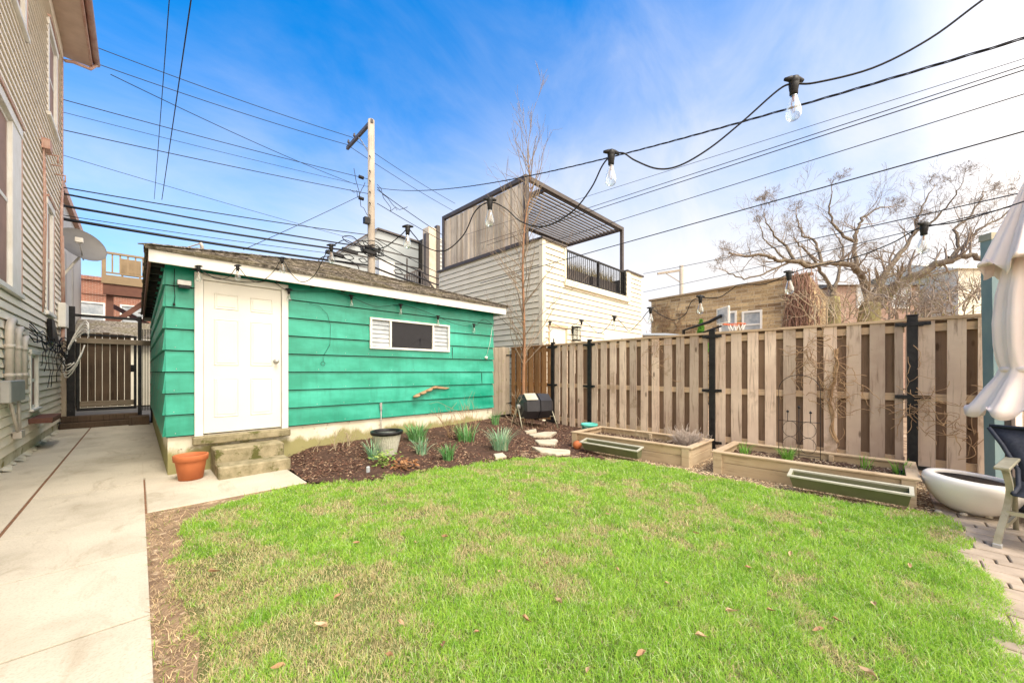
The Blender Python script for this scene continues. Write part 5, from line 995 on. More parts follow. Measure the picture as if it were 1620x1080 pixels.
def winbox(label, a, b, tilt):
    a = Vector(a); b = Vector(b); u = (b - a).normalized(); n = Vector((-u.y, u.x, 0)); n = n if n.x < 0 else -n; L = (b - a).length
    t = thing('window_box', label, 'planter', a, 'olive window boxes leaning on the raised beds'); w0, w1, h = .05, .075, .125
    def P(s, w, z):  # tilt toward the lawn
        return a + u * s + n * (w + z * tilt) + Vector((0, 0, z - w * tilt * .6 + .045))
    o0 = [P(.02, -w0, 0), P(L - .02, -w0, 0), P(L - .02, w0, 0), P(.02, w0, 0)]; o1 = [P(0, -w1, h), P(L, -w1, h), P(L, w1, h), P(0, w1, h)]; i1 = [P(.012, -w1 + .01, h), P(L - .012, -w1 + .01, h), P(L - .012, w1 - .01, h), P(.012, w1 - .01, h)]; i0 = [P(.03, -w0 + .01, .05), P(L - .03, -w0 + .01, .05), P(L - .03, w0 - .01, .05), P(.03, w0 - .01, .05)]
    mb = MB(); mb.add(o0 + o1 + i1 + i0, [(3, 2, 1, 0)] + [(i, (i + 1) % 4, (i + 1) % 4 + 4, i + 4) for i in range(4)] + [(8 + i, 8 + (i + 1) % 4, 12 + (i + 1) % 4, 12 + i) for i in range(4)]); obj('body', mb, m_olive, t)
    r = MB(); e = .018; O = [P(-e, -w1 - e, h), P(L + e, -w1 - e, h), P(L + e, w1 + e, h), P(-e, w1 + e, h)]; O2 = [p + Vector((0, 0, .014)) for p in O]; I2 = [p + Vector((0, 0, .014)) for p in i1]
    r.add(O + O2 + I2 + i1, [(i, (i + 1) % 4, (i + 1) % 4 + 4, i + 4) for i in range(4)] + [(4 + i, 4 + (i + 1) % 4, 8 + (i + 1) % 4, 8 + i) for i in range(4)] + [(8 + i, 8 + (i + 1) % 4, 12 + (i + 1) % 4, 12 + i) for i in range(4)] + [(i + 12, (i + 1) % 4 + 12, (i + 1) % 4, i) for i in range(4)]); obj('rim', r, m_oliverim, t)
    s = MB(); s.add([P(.03, -w0 - .005, .085), P(L - .03, -w0 - .005, .085), P(L - .03, w0 + .005, .085), P(.03, w0 + .005, .085)], [(0, 1, 2, 3)]); obj('soil', s, m_soil, t)
winbox('olive plastic window box tipped against the far raised bed', (5.00, 3.36, 0), (4.97, 2.42, 0), .35)
winbox('olive plastic window box with spilt soil tipped against the near raised bed', (4.97, .72, 0), (4.96, -.16, 0), .35)
# stones
random.seed(12)
def flag(label, pxs, z0=0, th=.03):
    pts = [gp(x_, y_) for x_, y_ in pxs]; c = sum(pts, Vector()) / len(pts); n = 22; vs = []
    out = []
    m = len(pts)
    for i in range(m):
        for k in range(4): p = pts[i].lerp(pts[(i + 1) % m], k / 4); out.append(p + Vector((random.uniform(-.012, .012), random.uniform(-.012, .012), 0)))
    n = len(out); top = [Vector((p.x, p.y, c.z + .028 + random.uniform(-.004, .004))) for p in out]; inn = [Vector((c.x + (p.x - c.x) * .93, c.y + (p.y - c.y) * .93, c.z + .036)) for p in out]; bot = [Vector((p.x, p.y, c.z - .02)) for p in out]
    mb = MB().add(bot + top + inn, [(i, (i + 1) % n, (i + 1) % n + n, i + n) for i in range(n)] + [(i + n, (i + 1) % n + n, (i + 1) % n + 2 * n, i + 2 * n) for i in range(n)] + [tuple(range(2 * n, 3 * n))]); tag(recalc(obj('stepping_stone', mb, m_stone)), label, 'stepping stone', 'flat stones in the mulch bed')
flag('small stepping stone farthest back, nearest the compost tumbler', [(830, 682), (848, 680), (850, 685), (834, 686)])
flag('long pale stepping stone second from the back', [(836, 687), (862, 684), (881, 686), (872, 693), (845, 692)])
flag('pale stepping stone third from the back', [(847, 697), (880, 697), (883, 700), (878, 706), (852, 704)])
flag('widest flat stepping stone closest to the lawn', [(842, 709), (870, 712), (900, 714), (903, 720), (880, 721), (855, 718)])
flag('single small pale stone by the spiky plant at the lawn edge', [(781, 721), (795, 719), (801, 724), (785, 727)])
q = gp(582, 748); tag(obj('plant_tag', MB().bbox((q.x - .022, q.y - .02, q.z - .02), (q.x + .022, q.y + .01, q.z + .085), .01), m_winlit), 'small pale plastic plant tag standing in the mulch', 'plant tag')
random.seed(40)
for i in range(3):
    q = gp(1485 + i * 40, 812 + i * 4); q.x += .02; tag(obj('pebble', MB().lathe([(.002, -.01), (.02, -.006), (.027, .006), (.018, .018), (.002, .021)], (q.x, q.y, .005), 9), m_stone), ('pale pebble just left of the white bowl', 'pale pebble under the middle of the white bowl', 'pale pebble right of the others below the white bowl')[i], 'pebble', 'pebbles by the bowl')
# compost tumbler
cc = Vector((5.92, 5.25, .50 + .03)); ct = thing('compost_tumbler', 'black faceted compost tumbler on pale metal legs in the far corner', 'composter', (5.92, 5.25, .06))
ax = Vector((.93, -.36, 0)).normalized(); up_ = Vector((0, 0, 1)); sd = ax.cross(up_)
def oct_(c, r, off=.3): return [c + (up_ * math.cos(off + k * math.pi / 4) + sd * math.sin(off + k * math.pi / 4)) * r for k in range(8)]
mb = MB(); L_ = .34; rings = [oct_(cc - ax * L_, .20), oct_(cc - ax * (L_ - .05), .27), oct_(cc - ax * .02, .285), oct_(cc - ax * .015, .26), oct_(cc + ax * .015, .26), oct_(cc + ax * .02, .285), oct_(cc + ax * (L_ - .05), .27), oct_(cc + ax * L_, .20)]
vs = [p for r_ in rings for p in r_]; mb.add(vs, [(i * 8 + k, i * 8 + (k + 1) % 8, (i + 1) * 8 + (k + 1) % 8, (i + 1) * 8 + k) for i in range(7) for k in range(8)] + [tuple(range(8)), tuple(56 + k for k in range(8))]); recalc(obj('drum', mb, m_compost, ct))
r0 = oct_(cc, .288); vd = Vector((-.55, -.6, .6)); k0 = max(range(8), key=lambda k: ((r0[k] + r0[(k + 1) % 8]) / 2 - cc).dot(vd)); A_ = r0[k0] - cc; B_ = r0[(k0 + 1) % 8] - cc; nh = (A_ + B_).normalized() * .014
c4 = [cc - ax * .30 + A_.lerp(B_, .06), cc - ax * .04 + A_.lerp(B_, .06), cc - ax * .04 + A_.lerp(B_, .94), cc - ax * .30 + A_.lerp(B_, .94)]; recalc(obj('hatch', MB().prism(c4, nh), m_paledoor, ct))
lg = []
for s_ in (-1, 1):
    top = cc + ax * s_ * (L_ + .04)
    for k in (-1, 1): obj('leg', MB().tube([top, top + sd * k * .28 + Vector((0, 0, -.46)) + ax * s_ * .03], .013, 8), m_chairf, ct)
    obj('hub', MB().tube([cc + ax * s_ * L_, cc + ax * s_ * (L_ + .06)], .05, 12), m_grey, ct)
obj('axle_bar', MB().tube([cc - ax * (L_ + .04) - up_ * .22 + sd * .12, cc + ax * (L_ + .04) - up_ * .22 + sd * .12], .009, 6), m_chairf, ct)
# trellis
tr = thing('wire_trellis', 'thin arched wire trellis in the near raised bed', 'trellis', (5.95, .75, .15)); tc_ = Vector((5.93, .72, 0)); mb = MB(); wy = .30
yA, yB = atE(1232, 600, 5.93).y, atE(1298, 600, 5.93).y
arch = [Vector((5.93, yA, .14))] + [Vector((5.93, yA, z)) for z in (.5, .85, 1.0)]
cy = (yA + yB) / 2; ry = (yA - yB) / 2
arch += [Vector((5.93, cy + ry * math.cos(t), 1.02 + ry * .9 * math.sin(t))) for t in np.linspace(0, 3.1416, 12)] + [Vector((5.93, yB, z)) for z in (.85, .5, .14)]
mb.tube(arch, .0035, 6); obj('arch', mb, m_wire, tr); mb = MB().tube([(5.93, cy, .14), (5.93, cy, .80)], .004, 5)
for z in (.20, .62): mb.tube([(5.93, yA, z), (5.93, yB, z)], .004, 5)
for k in (-1, 1):
    mb.tube([(5.93, cy + k * ry * .55, .62), (5.93, cy + k * ry * .55, .74)], .004, 5)
    for z in (.32, .52): mb.tube([(5.93, cy + k * .09 + .08 * math.cos(t), z + .1 * math.sin(t)) for t in np.linspace(0, 6.283, 16)], .003, 5)
for k in (-1, 0, 1): mb.lathe([(.001, -.02), (.018, 0), (.001, .022)], (5.93, cy + k * ry * .55, .80 if k == 0 else .74), 8)
obj('scrollwork', mb, m_wire, tr)

# blue green post
q = Vector((6.30, -.80, 0)); bp_ = thing('blue_green_post', 'leaning blue green metal post with a cap beside the umbrella', 'post', q); mb = MB(); top = at(1567, 372, 4.95 * .789); top = Vector((6.22, -.76, 2.66))
mb.beam(q, top, .10, .09, (.7, .7, 0)); obj('post', mb, m_bluepost, bp_); tdir = (top - q).normalized(); obj('dark_channel', MB().beam(q + Vector((.045, -.075, 0)), top + Vector((.045, -.075, -.05)), .07, .05, (.7, .7, 0)), m_black, bp_); obj('inner_channel', MB().beam(q + Vector((.09, -.15, 0)), top + Vector((.09, -.15, -.0)), .07, .05, (.7, .7, 0)), m_cloth, bp_)
obj('cap', MB().beam(top - Vector((0, 0, .06)), top + Vector((0, 0, .01)), .115, .105, (.7, .7, 0)), m_chairf, bp_)

# umbrella (closed, tied)
uc = Vector((5.62, -.95, 0)); um = thing('closed_umbrella', 'closed blush pink market umbrella tied shut at the right edge', 'umbrella', uc)
def fold(seed, amp, nf=8):
    rr = random.Random(seed); ph = rr.random() * 6
    tri = lambda u: 1 - 2 * abs(((u / 6.2832) % 1) * 2 - 1)
    def f(th, t): return 1 + amp * (t ** .8) * (1.1 * tri(nf * th + ph + .5 * math.sin(th * 2)) + .28 * tri(3 * nf * th + ph * 2 + 2.5 * t + 1.5 * math.sin(th)) + .35 * math.sin(3 * th + ph + t))
    return f
def canopy(name, prof, amp, seed, nf=8, hem=.05):
    prof = [tuple(np.array(a) + (np.array(b) - np.array(a)) * k / 3) for a, b in zip(prof, prof[1:]) for k in range(3)] + [prof[-1]]; n = 192; m = len(prof); f = fold(seed, amp, nf); vs = []; fs = []
    for i, (r, z, a) in enumerate(prof):
        for k in range(n):
            th = 2 * math.pi * k / n; rr = r * f(th, a); vs.append((uc.x + rr * math.cos(th), uc.y + rr * math.sin(th), z + (hem * a * math.sin(nf * th + 1.3) if i == m - 1 else 0)))
    fs = [(i * n + k, i * n + (k + 1) % n, (i + 1) * n + (k + 1) % n, (i + 1) * n + k) for i in range(m - 1) for k in range(n)]
    mb = MB().add(vs, fs, True); o = obj(name, mb, m_cloth, um); s = o.modifiers.new('thick', 'SOLIDIFY'); s.thickness = .004; return o
canopy('canopy', [(.05, 2.95, .2), (.10, 2.6, .5), (.17, 2.2, .8), (.205, 1.95, 1), (.22, 1.7, 1), (.215, 1.5, 1), (.205, 1.36, .8), (.195, 1.28, .45), (.21, 1.21, .7), (.26, 1.10, 1), (.315, .98, 1), (.365, .88, 1.1)], .13, 3, 9, .05)
canopy('top_flap', [(.045, 3.02, .2), (.10, 2.85, .5), (.16, 2.65, .8), (.22, 2.46, 1), (.275, 2.28, 1.1), (.30, 2.20, 1.2)], .15, 5, 7, .07)
obj('tie', MB().lathe([(.202, 1.25), (.210, 1.26), (.210, 1.285), (.202, 1.295)], uc, 32, mod=lambda t, z: 1 + .05 * math.sin(8 * t)), m_cloth, um)
obj('pole', MB().tube([uc + Vector((0, 0, .0)), uc + Vector((0, 0, 3.05))], .022, 12), m_black, um); obj('finial', MB().lathe([(.02, 3.04), (.035, 3.06), (.02, 3.1), (.002, 3.12)], uc, 12), m_black, um)
obj('base', MB().lathe([(.22, 0), (.23, .03), (.20, .06), (.05, .08), (.035, .2), (.03, .3)], uc, 24), m_black, um)

# chair
ch = thing('patio_chair', 'dark sling patio chair with curved champagne metal arms at the right edge', 'chair', (4.55, -.9, 0))
NL, NR = -.585, -1.17
for nm, y in (('left', NL), ('right', NR)):
    c = smooth_pts([(4.33, y + .03, .0), (4.36, y + .03, .06), (4.46, y + .0, .28), (4.48, y - .01, .42), (4.43, y - .0, .55), (4.36, y + .0, .585)], 5); mb = MB()
    for i in range(len(c) - 1): mb.beam(c[i], c[i + 1] + (c[i + 1] - c[i]) * .05, .036, .034, (0, 1, 0))
    obj('leg', mb, m_chairf, ch); obj('foot_cap', MB().bbox((4.31, y + .008, -.0), (4.36, y + .052, .03)), m_grey, ch)
    obj('armrest', MB().bbox((4.28, y - .03, .585), (4.85, y + .045, .608), .006), m_chairf, ch)
    obj('leg', MB().tube([(4.95, y, 0), (4.86, y, .30), (4.80, y, .45)], .016, 8), m_chairf, ch)
    obj('back_rail', MB().tube([(4.42, y - .03, .40), (4.72, y - .03, .40), (4.80, y - .02, .52), (4.87, y + (.06 if nm == 'left' else 0), .70), (4.91, y + (.13 if nm == 'left' else -.03), .83)], .014, 8), m_sling, ch)
mb = MB(); m_ = 9
def srf(rows):
    vs = []; 
    for (x, z, yl, yr) in rows:
        for k in range(m_): t = k / (m_ - 1); vs.append((x + .02 * math.sin(t * math.pi), yl + (yr - yl) * t, z - .015 * math.sin(t * math.pi)))
    return MB().add(vs, [(i * m_ + k, i * m_ + k + 1, (i + 1) * m_ + k + 1, (i + 1) * m_ + k) for i in range(len(rows) - 1) for k in range(m_ - 1)], True)
s1 = obj('backrest', srf([(4.76, .44, NL - .03, NR + .03), (4.82, .56, NL - .02, NR + .02), (4.875, .71, NL + .07, NR), (4.92, .845, NL + .13, NR - .04)]), m_sling, ch); s2_ = obj('seat', srf([(4.38, .40, NL - .03, NR + .03), (4.55, .385, NL - .03, NR + .03), (4.70, .39, NL - .03, NR + .03), (4.77, .45, NL - .03, NR + .03)]), m_sling, ch)
for s in (s1, s2_): k = s.modifiers.new('t', 'SOLIDIFY'); k.thickness = .008
obj('stretcher', MB().beam((4.40, NL, .16), (4.88, NL, .12), .02, .03).beam((4.44, NL, .25), (4.44, NR, .25), .02, .03), m_chairf, ch)
obj('top_bar', MB().tube([(4.92, NL + .13, .845), (4.93, -.88, .84), (4.92, NR - .04, .845)], .014, 8), m_sling, ch)
ch.rotation_euler.z = R(-13); ch.location += Vector((-.087, -.045, 0)); ch.scale.z = .96
tb = thing('garden_storage_tub', 'black plastic tub on the pavers behind the patio chair', 'tub', (5.25, -1.15, 0)); obj('tub', MB().lathe([(.20, 0), (.23, .02), (.27, .30), (.29, .31), (.29, .33), (.26, .33), (.24, .05), (.002, .05)], (5.22, -1.2, 0), 28), m_compost, tb); obj('handle', MB().tube([(5.22 + .3 * math.cos(a), -1.2 + .3 * math.sin(a), .30 + .06 * math.sin((a - 2) * 3.14)) for a in np.linspace(2, 3, 8)], .01, 6), m_compost, tb)

# ================================================================== PLANTS
def clump(label, q, n, h, spread, cols, w=.012, cat='plant', name='daffodil_clump', lean=(.1, .8)):
    P = np.zeros((n, 3)); a = rng.random(n) * 6.283; r = np.sqrt(rng.random(n)) * spread; P[:, 0] = r * np.cos(a); P[:, 1] = r * np.sin(a); P[:, 2] = -.01
    H = h * rng.uniform(.6, 1.1, n); L = rng.uniform(lean[0], lean[1], n); seg = 5; V = np.zeros((n, seg + 1, 2, 3)); la = a + rng.normal(0, .6, n); ld = np.stack([np.cos(la), np.sin(la)], 1); wd = np.stack([-np.sin(la + rng.normal(0, .5, n)), np.cos(la)], 1)
    for s in range(seg + 1):
        t = s / seg; off = L * H * t ** 1.8; z = H * (t - .35 * L * t ** 2.5); ww = w / 2 * (1 - t ** 3) * rng.uniform(.8, 1.2)
        for k, sg in ((0, -1), (1, 1)): V[:, s, k, 0] = P[:, 0] + ld[:, 0] * off + sg * wd[:, 0] * ww; V[:, s, k, 1] = P[:, 1] + ld[:, 1] * off + sg * wd[:, 1] * ww; V[:, s, k, 2] = P[:, 2] + z
    base_ = np.arange(n)[:, None] * (2 * (seg + 1)); Q = np.concatenate([base_ + np.array([[2 * s, 2 * s + 1, 2 * s + 3, 2 * s + 2]]) for s in range(seg)]); c = np.array(cols)[rng.integers(0, len(cols), n)] * rng.uniform(.8, 1.25, (n, 1))
    o = npmesh(name, V.reshape(-1, 3), Q, None, m_attr2, np.repeat(c, 2 * (seg + 1), 0)); o.location = q; tag(o, label, cat, 'spring bulb clumps in the bed' if name == 'daffodil_clump' else None); return o
G1 = [(.12, .32, .09), (.17, .40, .14), (.22, .42, .20), (.09, .26, .06)]; G2 = [(.22, .42, .26), (.30, .48, .32), (.16, .36, .18), (.45, .55, .36)]
clump('dark green spiky clump just right of the wicker planter', gp(660, 697), 110, .40, .14, G1)
clump('leafy green clump against the shed wall left of the bare twigs', gp(737, 697), 100, .36, .14, G1 + [(.4, .42, .22)])
clump('largest bluish green spiky clump nearest the stepping stones', gp(792, 712), 150, .42, .12, G2)
clump('small bluish clump below the dark green one', gp(667, 718), 70, .28, .07, G2)
clump('small upright clump standing alone midway in the mulch', gp(709, 727), 70, .29, .07, G1)
clump('thin upright clump in front of the wicker planter at its left', gp(590, 726), 50, .34, .06, G2)
clump('little tuft at the far corner of the shed', gp(783, 672), 50, .36, .07, G1)
for i, (px, py, h) in enumerate(((1178, 719, .22), (1245, 728, .22), (1370, 742, .20), (1425, 752, .20))):
    q = at(px, py, (CAMH - .15) * F / (py - HOR)); q.z = .15; c = clump(('green shoots in the farthest corner of the near bed', 'thick green shoots by the trellis foot in the near bed', 'sparse thin shoots in the middle of the near bed', 'bright green shoots at the near end of the near bed')[i], q, (40, 70, 22, 45)[i], h, .06, [(.2, .42, .06), (.14, .33, .05)], .007, name='bulb_shoots')
# leafy hellebore and dead leaves
def leaves(label, q, n, spread, h, size, cols, name, cat='plant'):
    P = np.stack([rng.normal(0, spread, n), rng.normal(0, spread, n), rng.random(n) ** 1.2 * h], 1); a = rng.random(n) * 6.28; s = rng.uniform(.6, 1.2, n) * size; u = np.stack([np.cos(a), np.sin(a), rng.uniform(-.4, .6, n)], 1) * s[:, None]; v = np.stack([-np.sin(a), np.cos(a), rng.uniform(-.3, .3, n)], 1) * (s * .42)[:, None]; mid = np.zeros((n, 3)); mid[:, 2] = s * .25
    V = np.stack([P - u, P - u * .3 - v, P + u * .5 - v * .8, P + u, P + u * .5 + v * .8, P - u * .3 + v, P + mid], 1).reshape(-1, 3); k = np.arange(n)[:, None] * 7; T = np.concatenate([k + np.array([[i, (i + 1) % 6, 6]]) for i in range(6)]); c = np.array(cols)[rng.integers(0, len(cols), n)] * rng.uniform(.7, 1.2, (n, 1)); o = npmesh(name, V, None, T, m_attr2, np.repeat(c, 7, 0)); o.location = q; tag(o, label, cat); return o
leaves('yellow green leafy hellebore in front of the wicker planter', gp(607, 735), 90, .09, .17, .035, [(.28, .42, .08), (.40, .50, .16), (.16, .32, .05)], 'hellebore')
leaves('rusty brown withered leaves beside the hellebore', gp(638, 741), 60, .09, .12, .045, [(.36, .17, .07), (.45, .25, .12), (.24, .12, .06)], 'withered_plant')
leaves('low green weeds at the lawn edge below the hellebore', gp(615, 757), 60, .12, .03, .02, [(.3, .45, .1), (.2, .36, .06)], 'weed_patch')
# branching helper
def branch_tree(start, dirv, length, r0, depth, rnd, out, spread=.5, upb=.15, nsub=(2, 4), shrink=.68, wig=.12, rmin=.003, segs=6):
    p = Vector(start); d = Vector(dirv).normalized(); pts = [p.copy()]; rs = [r0]
    for i in range(segs):
        d = (d + Vector((rnd.gauss(0, wig), rnd.gauss(0, wig), rnd.gauss(0, wig) + upb * .3))).normalized(); p = p + d * length / segs; pts.append(p.copy()); rs.append(max(rmin, r0 * (1 - .62 * (i + 1) / segs)))
    out.append((pts, rs, depth))
    if depth <= 0: return
    for k in range(rnd.randint(*nsub)):
        t = rnd.uniform(.3, 1.0); i = min(segs - 1, int(t * segs)); q = pts[i].lerp(pts[i + 1], t * segs - i if t < 1 else 1); dd = (pts[i + 1] - pts[i]).normalized(); ax_ = Vector((rnd.gauss(0, 1), rnd.gauss(0, 1), rnd.gauss(0, 1))); ax_ = (ax_ - dd * ax_.dot(dd)).normalized(); nd = (dd + ax_ * spread * rnd.uniform(.6, 1.5) + Vector((0, 0, upb))).normalized()
        branch_tree(q, nd, length * shrink * rnd.uniform(.7, 1.15), max(rmin, rs[i] * .62), depth - 1, rnd, out, spread, upb, nsub, shrink, wig, rmin, segs if depth > 2 else 4)
def tubes(out, nthick=8, nthin=3, sel=None):
    mb = MB()
    for pts, rs, dp in out:
        if sel and not sel(dp): continue
        mb.tube(pts, rs, nthick if rs[0] > .03 else (5 if rs[0] > .012 else nthin), cap=False)
    return mb
# big bare tree beyond the fence
rnd = random.Random(42)
def big_tree(name, label, trunk, limbs, seed, d0, depth=4):
    rnd = random.Random(seed); b = at(*trunk[0]); root = thing(name, label, 'tree', (b.x, b.y, 0)); tp = [Vector((b.x, b.y, -.1))] + [at(*t[:3]) for t in trunk]; obj('trunk', MB().tube(smooth_pts(tp, 4), list(np.linspace(.42, .30, (len(tp) - 1) * 4 + 1)), 14), m_mossbark, root)
    main = []; tw = []
    for r0, r1, L in limbs:
        P = smooth_pts([at(px, py, d) for px, py, d in L], 5); n = len(P); P = [p + Vector((rnd.gauss(0, .03), rnd.gauss(0, .03), rnd.gauss(0, .03))) for p in P]; r0, r1 = r0 * .8, r1 * .62; rs = [r0 + (r1 - r0) * (i / (n - 1)) ** .6 for i in range(n)]; main.append((P, rs, 9))
        for i in range(3, n, 1):
            if rnd.random() < .62:
                d = (P[i] - P[i - 1]).normalized(); ax_ = Vector((rnd.gauss(0, 1), rnd.gauss(0, 1), rnd.gauss(.5, 1))); ax_ = (ax_ - d * ax_.dot(d)).normalized(); branch_tree(P[i], d * .5 + ax_ + Vector((0, 0, .3)), rnd.uniform(.5, 1.15), rs[i] * .38, depth - 1, rnd, tw, .72, .12, (2, 4), .68, .15, .0028, 5)
        branch_tree(P[-1], P[-1] - P[-3], .55, rs[-1], depth + 1, rnd, tw, .75, .06, (3, 4), .70, .14, .0026, 5)
    obj('limbs', tubes(main, 10), m_bark, root); obj('crown', tubes(tw, 6), m_twig, root); return root
limbs = [(.20, .07, [(1378, 488, 15), (1366, 445, 15), (1352, 424, 14.8), (1330, 417, 14.5), (1284, 420, 14.2), (1255, 412, 14), (1233, 413, 13.8), (1209, 404, 13.6), (1172, 405, 13.4)]),
         (.12, .04, [(1356, 430, 14.9), (1353, 382, 15.2), (1360, 352, 15.3), (1372, 340, 15.4), (1397, 327, 15.5)]), (.09, .03, [(1353, 382, 15.2), (1324, 363, 15), (1312, 332, 15), (1316, 312, 14.9)]),
         (.09, .03, [(1300, 419, 14.3), (1288, 385, 14.6), (1268, 368, 14.8), (1262, 340, 15)]), (.08, .03, [(1255, 412, 14), (1240, 385, 14.3), (1222, 372, 14.2), (1212, 350, 14)]),
         (.28, .09, [(1384, 478, 15), (1390, 455, 15.1), (1405, 427, 15.3), (1427, 399, 15.6), (1444, 371, 15.8)]), (.08, .03, [(1444, 371, 15.8), (1455, 335, 16), (1473, 302, 16.2)]), (.08, .03, [(1444, 371, 15.8), (1472, 352, 15.5), (1497, 329, 15.3), (1516, 300, 15)]),
         (.28, .09, [(1385, 484, 15), (1424, 449, 14.6), (1460, 429, 14.3), (1497, 414, 14), (1530, 404, 13.8), (1562, 411, 13.6), (1600, 415, 13.4)]), (.10, .04, [(1500, 411, 14), (1516, 393, 14.2), (1513, 363, 14.4), (1533, 343, 14.6), (1555, 312, 14.8)]), (.07, .03, [(1520, 396, 14.1), (1547, 363, 14), (1585, 345, 13.9), (1610, 315, 13.8)])]
big_tree('bare_tree', 'large spreading bare tree with mossy forked trunk beyond the fence', [(1374, 520, 15), (1378, 480, 15)], limbs, 42, 15, 4)
limbs2 = [(.16, .06, [(1316, 470, 19), (1314, 452, 19), (1296, 425, 18.8), (1280, 402, 18.6), (1262, 385, 18.5)]), (.13, .05, [(1318, 460, 19), (1328, 430, 19.2), (1334, 402, 19.4), (1326, 375, 19.5)]), (.09, .04, [(1290, 418, 18.7), (1250, 415, 18), (1215, 430, 17.5), (1180, 440, 17.2), (1150, 430, 17)]), (.08, .04, [(1250, 415, 18), (1225, 395, 18.2), (1205, 370, 18.2)])]
big_tree('bare_tree', 'smaller bare tree behind and left of the large spreading one', [(1316, 505, 19), (1316, 470, 19)], limbs2, 43, 19, 4)
# tangled low brush behind fence
def brush(label, name, pxr, pyr, d, n, seed, mat, L=1.0):
    rnd = random.Random(seed); out = []; c = at((pxr[0] + pxr[1]) / 2, 560, d)
    for i in range(n):
        p = at(rnd.uniform(*pxr), rnd.uniform(*pyr), d + rnd.uniform(-.8, .8)); branch_tree(p, (rnd.gauss(0, .5), rnd.gauss(0, .5), 1), L * rnd.uniform(.6, 1.2), .018, 2, rnd, out, .8, .02, (2, 4), .7, .3, .004, 5)
    for i in range(max(3, n // 8)):
        p = at(rnd.uniform(*pxr), 500, d); out.append(([Vector((p.x, p.y, -.1)), Vector((p.x + .1, p.y, 1.5)), p + Vector((0, 0, .4))], [.04, .03, .02], 3))
    o = obj(name, tubes(out, 6), mat); return tag(o, label, 'shrub')
brush('tangled bare shrub left of the big tree trunk', 'bare_shrub', (1285, 1365), (480, 520), 12.5, 34, 5, m_palet, 1.0)
brush('reddish bare shrub right of the big tree trunk', 'bare_shrub', (1400, 1560), (470, 515), 11.0, 60, 6, m_twig, .9)
brush('greyish brush growing in front of the far brick houses', 'bare_shrub', (1400, 1540), (470, 505), 14.0, 40, 8, m_mossbark, 1.0)
# dried vine on brick garage corner
rnd = random.Random(9); mb = MB()
for i in range(260):
    y = 1.65 + rnd.random() * .85; x = 16.45 - rnd.random() * .3; z = rnd.uniform(2.2, 4.9); pts = [Vector((x, y, z))]
    for k in range(4): pts.append(pts[-1] + Vector((rnd.gauss(0, .04), rnd.gauss(0, .06), -rnd.uniform(.15, .4))))
    mb.tube(pts, .011, 3, cap=False)
tag(obj('dried_vine', mb, M('reddish_dry_vine', (.40, .24, .17), (.26, .15, .11), 6, rough=.9)), 'curtain of dried reddish vine hanging over the brick garage corner', 'vine')
mb = MB()
for i in range(150):
    p = Vector((16.45, 7.5 - abs(rnd.gauss(0, .8)), rnd.uniform(1.5, 3.6))); pts = [p]
    for k in range(5): pts.append(pts[-1] + Vector((0, rnd.gauss(0, .12), rnd.gauss(.08, .12))))
    mb.tube(pts, .010, 3, cap=False)
tag(obj('dried_vine', mb, m_vine), 'sparse dried vine creeping on the far end of the brick garage', 'vine')
# small evergreen
q = at(1109, 517, 12.5); ev = thing('evergreen_shrub', 'small bright green cone shaped evergreen above the fence', 'shrub', (q.x, q.y, 0)); obj('trunk', MB().tube([(q.x, q.y, -.1), (q.x, q.y, 2.4)], .05, 6), m_bark, ev)
n = 1600; t = rng.random(n); a = rng.random(n) * 6.28; r = .26 * (1 - t) * np.sqrt(rng.random(n)) + .02; P = np.stack([r * np.cos(a), r * np.sin(a), 1.9 + t * 1.05], 1); V, Q, T, col = blades(P, np.full(n, .09), np.full(n, .03), rng.uniform(.2, .8, n), np.array([.14, .34, .05]) * rng.uniform(.5, 1.4, (n, 1))); npmesh('crown', V, Q, T, m_attr, col, ev)
# slender sapling in the corner
rnd = random.Random(17); root = thing('sapling', 'slender bare orange barked sapling in the corner by the gate', 'tree', (6.38, 6.0, .1)); P = [Vector((6.38, 6.0, .05))]; rs = [.05]
TP = [(828, 600, 8.75), (829, 560, 8.75), (829, 520, 8.75), (828, 470, 8.75), (827, 420, 8.75), (829, 370, 8.8), (834, 330, 8.8), (840, 300, 8.85), (836, 260, 8.9)]
P += [at(*t) for t in TP]; rs = list(np.linspace(.05, .012, len(P))); stem = MB().tube(smooth_pts(P, 4), list(np.linspace(.045, .008, (len(P) - 1) * 4 + 1)), 10); obj('trunk', stem, m_sapling, root); tw = []; PP = smooth_pts(P, 4)
for i in range(6, len(PP)):
    for k in range(2):
        a = rnd.uniform(0, 6.28); L = rnd.uniform(.7, 1.5) if i < 28 else rnd.uniform(.5, 1.1); branch_tree(PP[i], (math.cos(a) * (1.0 if i < 20 else .5), math.sin(a) * (1.0 if i < 20 else .5), 1.0), L, .012, 2, rnd, tw, .45, .22, (1, 3), .6, .12, .0026, 6)
branch_tree(PP[-1], (0, 0, 1), 1.4, .009, 3, rnd, tw, .3, .2, (3, 4), .65, .1, .003, 6)
obj('crown', tubes(tw, 5), M('grey_tan_twig', (.34, .27, .19), (.26, .20, .14), 6, rough=.9), root)
